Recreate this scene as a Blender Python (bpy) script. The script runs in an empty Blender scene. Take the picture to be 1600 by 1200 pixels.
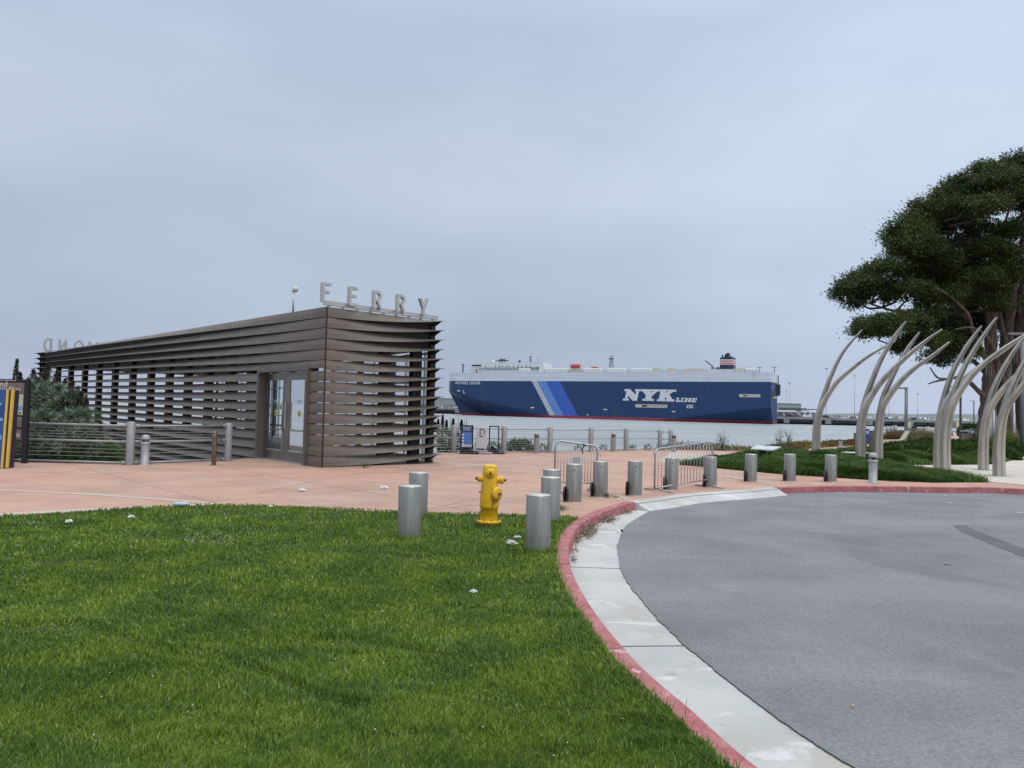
import bpy, bmesh, math, random
import numpy as np
from mathutils import Vector, Matrix
from mathutils.geometry import tessellate_polygon
random.seed(7); rng = np.random.default_rng(7)
scene = bpy.context.scene
COL = scene.collection
R = math.radians

# ---------------------------------------------------------------- camera
EYE = 1.7; FPX = 1200.0; PITCH = math.atan(39.5/1200); ROLL = R(1.4)
F_ = Vector((0, math.cos(PITCH), math.sin(PITCH)))
r0 = Vector((1, 0, 0)); u0 = Vector((0, -math.sin(PITCH), math.cos(PITCH)))
RT = r0*math.cos(ROLL) + u0*math.sin(ROLL)
UP = -r0*math.sin(ROLL) + u0*math.cos(ROLL)
cam_d = bpy.data.cameras.new('camera'); cam = bpy.data.objects.new('camera', cam_d); COL.objects.link(cam)
cam_d.sensor_width = 36; cam_d.lens = 36*FPX/1600; cam_d.clip_start = .05; cam_d.clip_end = 9000
M = Matrix((RT, UP, -F_)).transposed().to_4x4(); M.translation = Vector((0, 0, EYE))
cam.matrix_world = M; scene.camera = cam

# ---------------------------------------------------------------- sky and sun
SUN_EL = R(58); SUN_AZ = R(150)          # azimuth from +Y, clockwise: behind the camera, to the right
w = bpy.data.worlds.new('World'); scene.world = w; w.use_nodes = True
nt = w.node_tree; N = nt.nodes; L = nt.links; N.clear()
out = N.new('ShaderNodeOutputWorld'); bg = N.new('ShaderNodeBackground')
sky = N.new('ShaderNodeTexSky'); sky.sky_type = 'NISHITA'; sky.sun_disc = False
sky.sun_elevation = SUN_EL; sky.sun_rotation = SUN_AZ; sky.altitude = 0; sky.air_density = 1; sky.dust_density = 3
tc = N.new('ShaderNodeTexCoord'); sep = N.new('ShaderNodeSeparateXYZ'); L.new(tc.outputs['Generated'], sep.inputs[0])
ramp = N.new('ShaderNodeValToRGB'); L.new(sep.outputs['Z'], ramp.inputs[0])
cr = ramp.color_ramp; cr.interpolation = 'EASE'
SKYSTOPS = [(0.0, (.435, .492, .625)), (.05, (.415, .488, .622)), (.17, (.465, .548, .675)), (.30, (.518, .605, .725)), (.44, (.485, .574, .735)), (.62, (.95, 1.02, 1.15)), (1.0, (1.75, 1.82, 1.95))]
cr.elements[0].position = 0; cr.elements[0].color = (*SKYSTOPS[0][1], 1)
cr.elements[1].position = 1; cr.elements[1].color = (*SKYSTOPS[-1][1], 1)
for p, c in SKYSTOPS[1:-1]:
    e = cr.elements.new(p); e.color = (*c, 1)
mp = N.new('ShaderNodeMapping'); mp.inputs['Scale'].default_value = (1.6, 1.6, 4.2); L.new(tc.outputs['Generated'], mp.inputs[0])
nz = N.new('ShaderNodeTexNoise'); nz.inputs['Scale'].default_value = 1.5; nz.inputs['Detail'].default_value = 5; nz.inputs['Roughness'].default_value = .45
L.new(mp.outputs[0], nz.inputs['Vector'])
cr2 = N.new('ShaderNodeValToRGB'); L.new(nz.outputs['Fac'], cr2.inputs[0])
cr2.color_ramp.elements[0].position = .34; cr2.color_ramp.elements[0].color = (.90, .91, .935, 1)
cr2.color_ramp.elements[1].position = .68; cr2.color_ramp.elements[1].color = (1.09, 1.08, 1.06, 1)
mul = N.new('ShaderNodeMixRGB'); mul.blend_type = 'MULTIPLY'; mul.inputs[0].default_value = 1
L.new(ramp.outputs[0], mul.inputs[1]); L.new(cr2.outputs[0], mul.inputs[2])
sk = N.new('ShaderNodeMixRGB'); sk.blend_type = 'MULTIPLY'; sk.inputs[0].default_value = 1; sk.inputs[2].default_value = (.1, .1, .1, 1)
L.new(sky.outputs[0], sk.inputs[1])
mix = N.new('ShaderNodeMixRGB'); mix.inputs[0].default_value = .93
mr = N.new('ShaderNodeMapRange'); mr.interpolation_type = 'SMOOTHSTEP'; L.new(sep.outputs['X'], mr.inputs[0])   # thinner cloud to the east: the sky is lighter there
mr.inputs[1].default_value = -.1; mr.inputs[2].default_value = .75; mr.inputs[3].default_value = 1.03; mr.inputs[4].default_value = 1.34
vs_ = N.new('ShaderNodeVectorMath'); vs_.operation = 'SCALE'; L.new(mul.outputs[0], vs_.inputs[0]); L.new(mr.outputs[0], vs_.inputs['Scale'])
L.new(sk.outputs[0], mix.inputs[1]); L.new(vs_.outputs[0], mix.inputs[2])
L.new(mix.outputs[0], bg.inputs[0]); bg.inputs[1].default_value = 1.0; L.new(bg.outputs[0], out.inputs[0])
sd = bpy.data.lights.new('sun', 'SUN'); sd.energy = 1.0; sd.angle = R(25); sd.color = (1, .96, .9)
so = bpy.data.objects.new('sun', sd); COL.objects.link(so)
sdir = Vector((math.sin(SUN_AZ)*math.cos(SUN_EL), math.cos(SUN_AZ)*math.cos(SUN_EL), math.sin(SUN_EL)))
so.rotation_euler = sdir.to_track_quat('Z', 'Y').to_euler(); so.location = (0, -20, 40)
scene.view_settings.view_transform = 'Standard'; scene.view_settings.look = 'None'
scene.view_settings.exposure = 0; scene.view_settings.gamma = 1
scene.cycles.max_bounces = 6; scene.cycles.transparent_max_bounces = 12

# ---------------------------------------------------------------- survey helpers: photo pixel -> world point
CAMP = Vector((0, 0, EYE))
def ray(u, v): return F_*FPX + RT*(u-800) + UP*(600-v)
def G(u, v, z=0.0):
    d = ray(u, v); t = (z-EYE)/d.z; return CAMP + d*t
def AT(u, v, Y):
    d = ray(u, v); return CAMP + d*(Y/d.y)
def PJ(p):
    q = Vector(p)-CAMP; f = q.dot(F_); return (800+FPX*q.dot(RT)/f, 600-FPX*q.dot(UP)/f)
def horizon(u): return 639.5 + (u-800)*math.tan(ROLL)

# ---------------------------------------------------------------- materials
MATS = {}
def mat(name, c, rough=.6, metal=0, c2=None, scale=3, bump=0, bscale=40, detail=4, coord='Object', stretch=(1, 1, 1), spec=.5, fine=None, finescale=300):
    if name in MATS: return MATS[name]
    m = bpy.data.materials.new(name); m.use_nodes = True; nt = m.node_tree; n = nt.nodes; l = nt.links
    b = n['Principled BSDF']; b.inputs['Roughness'].default_value = rough; b.inputs['Metallic'].default_value = metal
    b.inputs['Specular IOR Level'].default_value = spec; b.inputs['Base Color'].default_value = (*c, 1)
    t = n.new('ShaderNodeTexCoord'); mpn = n.new('ShaderNodeMapping'); mpn.inputs['Scale'].default_value = stretch
    if coord == 'World':
        g = n.new('ShaderNodeNewGeometry'); l.new(g.outputs['Position'], mpn.inputs[0])
    else: l.new(t.outputs['Object'], mpn.inputs[0])
    last = None
    if c2:
        z = n.new('ShaderNodeTexNoise'); z.inputs['Scale'].default_value = scale; z.inputs['Detail'].default_value = detail
        l.new(mpn.outputs[0], z.inputs['Vector'])
        r = n.new('ShaderNodeValToRGB'); r.color_ramp.elements[0].position = .32; r.color_ramp.elements[1].position = .68
        r.color_ramp.elements[0].color = (*c, 1); r.color_ramp.elements[1].color = (*c2, 1)
        l.new(z.outputs['Fac'], r.inputs[0]); last = r.outputs[0]
        if fine:
            z2 = n.new('ShaderNodeTexNoise'); z2.inputs['Scale'].default_value = finescale; z2.inputs['Detail'].default_value = 2
            l.new(mpn.outputs[0], z2.inputs['Vector'])
            r2 = n.new('ShaderNodeValToRGB'); r2.color_ramp.elements[0].position = .3; r2.color_ramp.elements[1].position = .7
            r2.color_ramp.elements[0].color = (1-fine,)*3+(1,); r2.color_ramp.elements[1].color = (1+fine,)*3+(1,)
            l.new(z2.outputs['Fac'], r2.inputs[0])
            mm = n.new('ShaderNodeMixRGB'); mm.blend_type = 'MULTIPLY'; mm.inputs[0].default_value = 1
            l.new(last, mm.inputs[1]); l.new(r2.outputs[0], mm.inputs[2]); last = mm.outputs[0]
        l.new(last, b.inputs['Base Color'])
    if bump:
        z3 = n.new('ShaderNodeTexNoise'); z3.inputs['Scale'].default_value = bscale; z3.inputs['Detail'].default_value = 5
        l.new(mpn.outputs[0], z3.inputs['Vector']); bp = n.new('ShaderNodeBump'); bp.inputs['Strength'].default_value = bump; bp.inputs['Distance'].default_value = .02
        l.new(z3.outputs['Fac'], bp.inputs['Height']); l.new(bp.outputs[0], b.inputs['Normal'])
    MATS[name] = m; return m
def stain(m, col, scale, lo, hi, stretch=(1, 1, 1), fac=.8, rot=0, detail=6, dist=0):
    """dirt, wear or damp with a shape of its own laid over a material's colour"""
    n = m.node_tree.nodes; l = m.node_tree.links; b = n['Principled BSDF']; lk = b.inputs['Base Color'].links
    g = n.new('ShaderNodeNewGeometry'); mp = n.new('ShaderNodeMapping'); mp.inputs['Scale'].default_value = stretch; mp.inputs['Rotation'].default_value = (0, 0, rot); mp.inputs['Location'].default_value = (scale*7.3, scale*3.1, .7)
    z = n.new('ShaderNodeTexNoise'); z.inputs['Scale'].default_value = scale; z.inputs['Detail'].default_value = detail; z.inputs['Distortion'].default_value = dist; z.inputs['Roughness'].default_value = .62
    l.new(g.outputs['Position'], mp.inputs[0]); l.new(mp.outputs[0], z.inputs['Vector'])
    r = n.new('ShaderNodeMapRange'); r.inputs[1].default_value = lo; r.inputs[2].default_value = hi; r.inputs[3].default_value = 0; r.inputs[4].default_value = fac; l.new(z.outputs['Fac'], r.inputs[0])
    mx = n.new('ShaderNodeMixRGB'); l.new(r.outputs[0], mx.inputs[0]); mx.inputs[2].default_value = (*col, 1)
    if lk: l.new(lk[0].from_socket, mx.inputs[1])
    else: mx.inputs[1].default_value = b.inputs['Base Color'].default_value[:]
    l.new(mx.outputs[0], b.inputs['Base Color']); return m
def leafmat(name, ca, cb, cc=None, transl=.3, rough=.55, patch=None, pscale=.6):
    """foliage: colour differs from leaf to leaf (random per island) and from patch to patch"""
    if name in MATS: return MATS[name]
    m = bpy.data.materials.new(name); m.use_nodes = True; nt = m.node_tree; n = nt.nodes; l = nt.links
    b = n['Principled BSDF']; b.inputs['Roughness'].default_value = rough; b.inputs['Specular IOR Level'].default_value = .16
    g = n.new('ShaderNodeNewGeometry'); r = n.new('ShaderNodeValToRGB'); l.new(g.outputs['Random Per Island'], r.inputs[0])
    r.color_ramp.elements[0].color = (*ca, 1); r.color_ramp.elements[1].color = (*cb, 1)
    if cc: e = r.color_ramp.elements.new(.93); e.color = (*cb, 1); r.color_ramp.elements[2].color = (*cc, 1); e.position = .9
    last = r.outputs[0]
    if patch:
        z = n.new('ShaderNodeTexNoise'); z.inputs['Scale'].default_value = pscale; z.inputs['Detail'].default_value = 4; l.new(g.outputs['Position'], z.inputs['Vector'])
        r2 = n.new('ShaderNodeValToRGB'); r2.color_ramp.elements[0].position = .36; r2.color_ramp.elements[1].position = .64
        r2.color_ramp.elements[0].color = (*patch[0], 1); r2.color_ramp.elements[1].color = (*patch[1], 1)
        l.new(z.outputs['Fac'], r2.inputs[0]); mm = n.new('ShaderNodeMixRGB'); mm.blend_type = 'MULTIPLY'; mm.inputs[0].default_value = 1
        l.new(last, mm.inputs[1]); l.new(r2.outputs[0], mm.inputs[2]); last = mm.outputs[0]
    l.new(last, b.inputs['Base Color'])
    tr = n.new('ShaderNodeBsdfTranslucent'); l.new(last, tr.inputs[0])
    mx = n.new('ShaderNodeMixShader'); mx.inputs[0].default_value = transl
    o = n['Material Output']; l.new(b.outputs[0], mx.inputs[1]); l.new(tr.outputs[0], mx.inputs[2]); l.new(mx.outputs[0], o.inputs[0])
    MATS[name] = m; return m
def glassmat(name='window glass', tint=(.75, .82, .82), gl=.12):
    if name in MATS: return MATS[name]
    m = bpy.data.materials.new(name); m.use_nodes = True; nt = m.node_tree; n = nt.nodes; l = nt.links
    n.remove(n['Principled BSDF']); t = n.new('ShaderNodeBsdfTransparent'); t.inputs[0].default_value = (*tint, 1)
    g = n.new('ShaderNodeBsdfGlossy'); g.inputs['Roughness'].default_value = .02; f = n.new('ShaderNodeFresnel'); f.inputs[0].default_value = 1.35
    mx = n.new('ShaderNodeMixShader'); l.new(f.outputs[0], mx.inputs[0]); l.new(t.outputs[0], mx.inputs[1]); l.new(g.outputs[0], mx.inputs[2])
    l.new(mx.outputs[0], n['Material Output'].inputs[0]); MATS[name] = m; return m

# ---------------------------------------------------------------- object helpers
def tag(o, label=None, cat=None, group=None, kind=None):
    if label: o['label'] = label
    if cat: o['category'] = cat
    if group: o['group'] = group
    if kind: o['kind'] = kind
    return o
def wloc(o):
    v = Vector((0, 0, 0))
    while o: v += o.location; o = o.parent
    return v
def thing(name, loc, label, cat, group=None, rz=0):
    o = bpy.data.objects.new(name, None); COL.objects.link(o); o.location = loc; o.rotation_euler.z = rz
    o.empty_display_size = .2
    return tag(o, label, cat, group)
class MB:
    def __init__(s): s.v = []; s.f = []; s.m = []; s.sm = []
    def add(s, vs, fs, mi=0, smooth=False):
        k = len(s.v); s.v += [Vector(p) for p in vs]
        for f in fs: s.f.append([i+k for i in f]); s.m.append(mi); s.sm.append(smooth)
        return s
    def box(s, c, d, rz=0, mi=0, mtx=None):
        x, y, z = [q/2 for q in d]
        vs = [Vector(p) for p in ((-x,-y,-z),(x,-y,-z),(x,y,-z),(-x,y,-z),(-x,-y,z),(x,-y,z),(x,y,z),(-x,y,z))]
        rm = mtx if mtx else Matrix.Rotation(rz, 3, 'Z')
        vs = [rm@p+Vector(c) for p in vs]
        return s.add(vs, [(0,3,2,1),(4,5,6,7),(0,1,5,4),(1,2,6,5),(2,3,7,6),(3,0,4,7)], mi)
    def bar(s, a, b, wd, ht, mi=0, up=(0,0,1)):
        a = Vector(a); b = Vector(b); d = b-a; ln = d.length; d.normalize(); up = Vector(up)
        sd_ = d.cross(up)
        if sd_.length < 1e-4: sd_ = d.cross(Vector((1,0,0)))
        sd_.normalize(); up2 = sd_.cross(d)
        mtx = Matrix((d, sd_, up2)).transposed()
        return s.box((a+b)/2, (ln, wd, ht), mi=mi, mtx=mtx)
    def tube(s, pts, r, n=10, mi=0, cap=True, smooth=True, closed=False):
        pts = [Vector(p) for p in pts]; k = len(pts)
        rs = r if isinstance(r, (list, tuple)) else [r]*k
        rings = []; up = None
        for i, p in enumerate(pts):
            if closed: d = pts[(i+1) % k]-pts[i-1]
            else: d = pts[min(i+1, k-1)]-pts[max(i-1, 0)]
            d.normalize()
            if up is None:
                up = Vector((0,0,1)) if abs(d.z) < .9 else Vector((1,0,0))
            sd_ = d.cross(up).normalized(); up = sd_.cross(d).normalized()
            rings.append([p+(sd_*math.cos(2*math.pi*j/n)+up*math.sin(2*math.pi*j/n))*rs[i] for j in range(n)])
        vs = [q for rr in rings for q in rr]; fs = []
        for i in range(k if closed else k-1):
            i2 = (i+1) % k
            for j in range(n): fs.append((i*n+j, i*n+(j+1) % n, i2*n+(j+1) % n, i2*n+j))
        s.add(vs, fs, mi, smooth)
        if cap and not closed:
            s.add(rings[0], [tuple(range(n))[::-1]], mi); s.add(rings[-1], [tuple(range(n))], mi)
        return s
    def lathe(s, prof, c=(0,0,0), n=24, mi=0, smooth=True, axis='Z', mtx=None):
        """profile of (radius, height); sharp corners by repeating a point"""
        c = Vector(c); segs = []; cur = [prof[0]]
        for p in prof[1:]:
            if p == cur[-1]: segs.append(cur); cur = [p]
            else: cur.append(p)
        segs.append(cur)
        for sg in segs:
            if len(sg) < 2: continue
            vs = []; fs = []
            for (r_, h) in sg:
                for j in range(n):
                    a = 2*math.pi*j/n; q = Vector((r_*math.cos(a), r_*math.sin(a), h))
                    if mtx: q = mtx@q
                    vs.append(c+q)
            for i in range(len(sg)-1):
                for j in range(n): fs.append((i*n+j, i*n+(j+1) % n, (i+1)*n+(j+1) % n, (i+1)*n+j))
            s.add(vs, fs, mi, smooth)
        return s
    def prism(s, poly, fn, t0, t1, mi=0):
        """poly: 2D outline, fn(x, y, t) -> 3D; solid between t0 and t1"""
        n = len(poly); a = [fn(x, y, t0) for x, y in poly]; b = [fn(x, y, t1) for x, y in poly]
        tri = tessellate_polygon([[Vector((x, y, 0)) for x, y in poly]])
        fs = [tuple(t) for t in tri] + [tuple(i+n for i in t[::-1]) for t in tri] + [(i, (i+1) % n, (i+1) % n+n, i+n) for i in range(n)]
        return s.add(a+b, fs, mi)
    def flat(s, pts, z=None, mi=0):
        pts = [Vector(p) for p in pts]
        if z is not None: pts = [Vector((p.x, p.y, z)) for p in pts]
        tri = tessellate_polygon([[Vector((p.x, p.y, 0)) for p in pts]])
        fs = []
        for t in tri:
            a, b, c = [pts[i] for i in t]
            fs.append(tuple(t) if (b-a).cross(c-a).z > 0 else tuple(t[::-1]))
        return s.add(pts, fs, mi)
    def build(s, name, mats, parent=None, local=False, bevel=0):
        me = bpy.data.meshes.new(name)
        off = Vector((0,0,0)) if (local or parent is None) else wloc(parent)
        me.from_pydata([tuple(p-off) for p in s.v], [], s.f)
        if not isinstance(mats, (list, tuple)): mats = [mats]
        for m in mats: me.materials.append(m)
        me.polygons.foreach_set('material_index', s.m); me.polygons.foreach_set('use_smooth', s.sm)
        bm = bmesh.new(); bm.from_mesh(me); bmesh.ops.remove_doubles(bm, verts=bm.verts, dist=1e-5)
        bmesh.ops.recalc_face_normals(bm, faces=bm.faces) if name not in FLATS else None
        bm.to_mesh(me); bm.free(); me.update()
        o = bpy.data.objects.new(name, me); COL.objects.link(o)
        if parent: o.parent = parent
        if bevel:
            b = o.modifiers.new('bevel', 'BEVEL'); b.width = bevel; b.segments = 2; b.limit_method = 'ANGLE'; b.angle_limit = R(40)
        return o
FLATS = {'plaza', 'road', 'gutter', 'water', 'ground', 'path', 'meadow_ground', 'lawn_ground', 'paving_slab', 'skid_mark'}
def copy_tree(o, parent=None):
    c = o.copy(); COL.objects.link(c)
    if parent: c.parent = parent
    for ch in list(o.children): copy_tree(ch, c)
    return c
def np_mesh(name, V, T, m, parent=None, smooth=False):
    me = bpy.data.meshes.new(name)
    me.vertices.add(len(V)); me.vertices.foreach_set('co', V.astype(np.float32).ravel())
    me.loops.add(len(T)*3); me.loops.foreach_set('vertex_index', T.astype(np.int32).ravel())
    me.polygons.add(len(T)); me.polygons.foreach_set('loop_start', np.arange(0, len(T)*3, 3, dtype=np.int32))
    me.update(calc_edges=True); me.materials.append(m)
    o = bpy.data.objects.new(name, me); COL.objects.link(o)
    if parent:
        o.parent = parent; l = wloc(parent); o.data.transform(Matrix.Translation(-l))
    return o
def blades(P, h, wd, lean=.5, bend=.5, dirs=None):
    """one grass blade (3 triangles) on every root point P"""
    n = len(P); a = rng.uniform(0, 2*math.pi, n); side = np.stack([np.cos(a), np.sin(a), np.zeros(n)], 1)
    b = rng.uniform(0, 2*math.pi, n); ld = np.stack([np.cos(b), np.sin(b), np.zeros(n)], 1)
    if dirs is not None: ld = ld*.5+dirs
    le = rng.uniform(.05, lean, n)[:, None]; h = h[:, None]; wd = np.broadcast_to(wd, n)[:, None]
    mid = P+ld*h*le*.5; mid[:, 2] += (h*.55)[:, 0]
    tip = P+ld*h*(le+bend*le*2*rng.uniform(.3, 1, n)[:, None]); tip[:, 2] += (h*rng.uniform(.75, 1, n)[:, None])[:, 0]
    V = np.stack([P-side*wd/2, P+side*wd/2, mid-side*wd*.42, mid+side*wd*.42, tip], 1).reshape(-1, 3)
    k = np.arange(n)[:, None, None]*5; T = (np.array([[0,1,3],[0,3,2],[2,3,4]])[None]+k).reshape(-1, 3)
    return V, T
def leaves(P, Nn, ln, wd, droop=0):
    """one pointed leaf (2 triangles, folded) at every point P, roughly along Nn"""
    n = len(P); d = Nn+rng.normal(0, .45, (n, 3)); d[:, 2] -= droop; d /= np.linalg.norm(d, axis=1)[:, None]+1e-9
    r_ = rng.normal(0, 1, (n, 3)); s_ = np.cross(d, r_); s_ /= np.linalg.norm(s_, axis=1)[:, None]+1e-9
    ln = np.broadcast_to(ln, n)[:, None]; wd = np.broadcast_to(wd, n)[:, None]
    up = np.cross(s_, d)
    V = np.stack([P, P+d*ln*.45-s_*wd/2+up*wd*.12, P+d*ln, P+d*ln*.45+s_*wd/2+up*wd*.12], 1).reshape(-1, 3)
    k = np.arange(n)[:, None, None]*4; T = (np.array([[0,1,2],[0,2,3]])[None]+k).reshape(-1, 3)
    return V, T
def pip(P, poly):
    x = P[:, 0]; y = P[:, 1]; ins = np.zeros(len(P), bool); n = len(poly)
    for i in range(n):
        x1, y1 = poly[i][0], poly[i][1]; x2, y2 = poly[(i+1) % n][0], poly[(i+1) % n][1]
        if y1 == y2: continue
        c = ((y1 > y) != (y2 > y)) & (x < (x2-x1)*(y-y1)/(y2-y1)+x1); ins ^= c
    return ins
def catmull(pts, k=8):
    pts = [Vector(p) for p in pts]; o = []
    for i in range(len(pts)-1):
        p0 = pts[max(i-1, 0)]; p1 = pts[i]; p2 = pts[i+1]; p3 = pts[min(i+2, len(pts)-1)]
        for j in range(k):
            t = j/k; o.append(.5*((2*p1)+(p2-p0)*t+(2*p0-5*p1+4*p2-p3)*t*t+(3*p1-p0-3*p2+p3)*t**3))
    o.append(pts[-1]); return o
def resample(pts, step):
    o = [pts[0].copy()]; acc = 0
    for a, b in zip(pts, pts[1:]):
        d = (b-a).length; t = step-acc
        while t <= d: o.append(a+(b-a)*(t/d)); t += step
        acc = (acc+d) % step
    return o
def offset(pts, d):
    o = []
    for i, p in enumerate(pts):
        t = pts[min(i+1, len(pts)-1)]-pts[max(i-1, 0)]; t.z = 0; t.normalize()
        o.append(p+Vector((-t.y, t.x, 0))*d)
    return o
def text_mesh(body, size, fn, m, name, parent, extrude=.004, align='LEFT', shear=0, bold=0, spacing=1):
    """writing from Blender's own font; fn(x, y, t) maps the lettering plane into the world"""
    cu = bpy.data.curves.new('tmp', 'FONT'); cu.body = body; cu.size = size; cu.align_x = align; cu.shear = shear
    cu.offset = bold; cu.resolution_u = 3; cu.space_character = spacing
    ob = bpy.data.objects.new('tmp', cu); COL.objects.link(ob); bpy.context.view_layer.update()
    dg = bpy.context.evaluated_depsgraph_get(); me0 = bpy.data.meshes.new_from_object(ob.evaluated_get(dg))
    b = MB(); b.add([fn(v.co.x, v.co.y, extrude) for v in me0.vertices], [tuple(p.vertices) for p in me0.polygons])
    bpy.data.objects.remove(ob); bpy.data.curves.remove(cu)
    return b.build(name, m, parent)
GLY = {  # single-line capitals drawn in a unit-high cell: strokes as polylines
 'F': (.52, [[(.06,0),(.06,1)],[(.06,.94),(.52,.94)],[(.06,.52),(.45,.52)]]),
 'E': (.52, [[(.06,0),(.06,1)],[(.06,.94),(.52,.94)],[(.06,.52),(.47,.52)],[(.06,.06),(.53,.06)]]),
 'R': (.56, [[(.06,0),(.06,1)],[(.06,.94),(.3,.94),(.42,.9),(.49,.8),(.49,.68),(.42,.57),(.3,.52),(.06,.52)],[(.28,.52),(.55,0)]]),
 'Y': (.6, [[(.3,0),(.3,.45)],[(.3,.43),(.03,1)],[(.3,.43),(.57,1)]]),
 'I': (.12, [[(.06,0),(.06,1)]]),
 'C': (.62, [[(.6,.86),(.48,.93),(.35,.94),(.2,.88),(.1,.75),(.06,.5),(.1,.25),(.2,.12),(.35,.06),(.48,.07),(.6,.14)]]),
 'H': (.6, [[(.06,0),(.06,1)],[(.54,0),(.54,1)],[(.06,.5),(.54,.5)]]),
 'M': (.75, [[(.06,0),(.06,1)],[(.69,0),(.69,1)],[(.06,.98),(.375,.35)],[(.69,.98),(.375,.35)]]),
 'O': (.8, [[(.4+.34*math.cos(a*math.pi/9), .5+.44*math.sin(a*math.pi/9)) for a in range(19)]]),
 'N': (.62, [[(.06,0),(.06,1)],[(.56,0),(.56,1)],[(.06,.97),(.56,.03)]]),
 'D': (.64, [[(.06,0),(.06,1)],[(.06,.94),(.25,.94),(.42,.87),(.53,.72),(.57,.5),(.53,.28),(.42,.13),(.25,.06),(.06,.06)]]),
}
def glyph(b, ch, sc, stroke, fn, t0, t1):
    for k, st in enumerate(GLY[ch][1]):
        P = [Vector((x*sc, y*sc, 0)) for x, y in st]; e = .0015*k
        Lf = offset(P, stroke*sc/2); Rt = offset(P, -stroke*sc/2); n = len(P); vs = []; fs = []
        for q in Lf+Rt: vs.append(fn(q.x, q.y, t0-e))
        for q in Lf+Rt: vs.append(fn(q.x, q.y, t1+e))
        for i in range(n-1):
            fs += [(i, i+1, n+i+1, n+i), (2*n+i, 3*n+i, 3*n+i+1, 2*n+i+1), (i, 2*n+i, 2*n+i+1, i+1), (n+i, n+i+1, 3*n+i+1, 3*n+i)]
        fs += [(0, n, 3*n, 2*n), (n-1, 3*n-1, 4*n-1, 2*n-1)]
        b.add(vs, fs)
# ================================================================ SETTING
WZ = -2.8
C_CONC = mat('pale gutter concrete', (.36, .375, .36), .85, c2=(.47, .48, .455), scale=1.1, bump=.25, bscale=60, coord='World', detail=6, fine=.05, finescale=180)
C_JOINT = mat('dark joint line', (.10, .10, .095), .9)  # dark strips marking the gutter and kerb joints
C_KERB = mat('red kerb paint', (.30, .075, .082), .75, c2=(.40, .165, .165), scale=5, bump=.3, bscale=50, coord='World', detail=8, fine=.12, finescale=40)
C_RAMP = mat('ramp concrete', (.40, .38, .35), .85, c2=(.52, .50, .46), scale=2, bump=.2, coord='World')
def asphalt():
    m = mat('worn asphalt', (.188, .195, .200), .88, c2=(.245, .251, .254), scale=.55, bump=.7, bscale=160, coord='World', detail=7, fine=.22, finescale=55, stretch=(1, 1, 1), spec=.3)
    n = m.node_tree.nodes; l = m.node_tree.links; b = n['Principled BSDF']; src = b.inputs['Base Color'].links[0].from_socket
    g = n.new('ShaderNodeNewGeometry'); mp = n.new('ShaderNodeMapping'); mp.inputs['Rotation'].default_value = (0, 0, R(35)); mp.inputs['Scale'].default_value = (.5, .9, 1)
    z = n.new('ShaderNodeTexNoise'); z.inputs['Scale'].default_value = .9; z.inputs['Detail'].default_value = 6; z.inputs['Distortion'].default_value = 1.2
    l.new(g.outputs['Position'], mp.inputs[0]); l.new(mp.outputs[0], z.inputs['Vector'])
    r = n.new('ShaderNodeValToRGB'); r.color_ramp.elements[0].position = .35; r.color_ramp.elements[1].position = .6
    r.color_ramp.elements[0].color = (.90, .90, .90, 1); r.color_ramp.elements[1].color = (1.04, 1.04, 1.04, 1); l.new(z.outputs['Fac'], r.inputs[0])
    mm = n.new('ShaderNodeMixRGB'); mm.blend_type = 'MULTIPLY'; mm.inputs[0].default_value = 1
    l.new(src, mm.inputs[1]); l.new(r.outputs[0], mm.inputs[2]); l.new(mm.outputs[0], b.inputs['Base Color'])
    return m
C_ASPH = asphalt()
stain(C_ASPH, (.11, .115, .12), .35, .56, .72, (1, .6, 1), .55, .6, 8, .8)      # darker worn wheel tracks
stain(C_ASPH, (.30, .31, .32), 1.3, .60, .72, (1, 1, 1), .35, 0, 8)
stain(C_ASPH, (.07, .072, .075), 2.4, .70, .74, (1, 1, 1), .7, 0, 6)
stain(C_CONC, (.34, .31, .25), .8, .53, .66, (1, 1, 1), .6, .4, 9, .6)          # silt and rust left by run-off
stain(C_CONC, (.62, .62, .60), 2.1, .58, .66, (.5, 1.6, 1), .6, .5, 8, .8)
stain(C_CONC, (.20, .20, .19), 3.0, .63, .72, (1, 1, 1), .6, 0, 8)
stain(C_KERB, (.52, .44, .42), 7, .60, .66, (1, 1, 1), .75, 0, 9)                # chipped paint
stain(C_KERB, (.22, .10, .10), 3, .60, .72, (1, 1, 1), .6, 0, 8)
C_PLAZA = mat('terracotta tinted concrete', (.345, .21, .155), .8, c2=(.45, .29, .218), scale=.8, bump=.15, bscale=50, coord='World', detail=8, fine=.07, finescale=30)
stain(C_PLAZA, (.50, .28, .19), .22, .48, .62, (1, 1.6, 1), .6, .3, 8)
stain(C_PLAZA, (.33, .25, .21), .5, .55, .72, (1, 2, 1), .6, -.3, 8, .5)
stain(C_PLAZA, (.56, .44, .37), 1.6, .62, .72, (1, 2, 1), .5, 0, 8)
C_BAND = mat('pale concrete band', (.42, .34, .28), .85, c2=(.48, .40, .34), scale=3, coord='World')
C_PJ = mat('plaza score joint', (.25, .155, .12), .9)
C_PATH = mat('tan path concrete', (.40, .345, .275), .85, c2=(.47, .41, .33), scale=1.2, coord='World')
C_SLAB = mat('cream slab concrete', (.46, .425, .35), .8, c2=(.54, .50, .42), scale=1.0, coord='World')
C_SOIL = mat('dark planting soil', (.05, .038, .028), .95, c2=(.11, .085, .06), scale=6, bump=.8, bscale=20, coord='World')
C_TURF = mat('lawn thatch', (.018, .030, .008), .95, c2=(.035, .055, .014), scale=4, bump=.8, bscale=60, coord='World')

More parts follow.
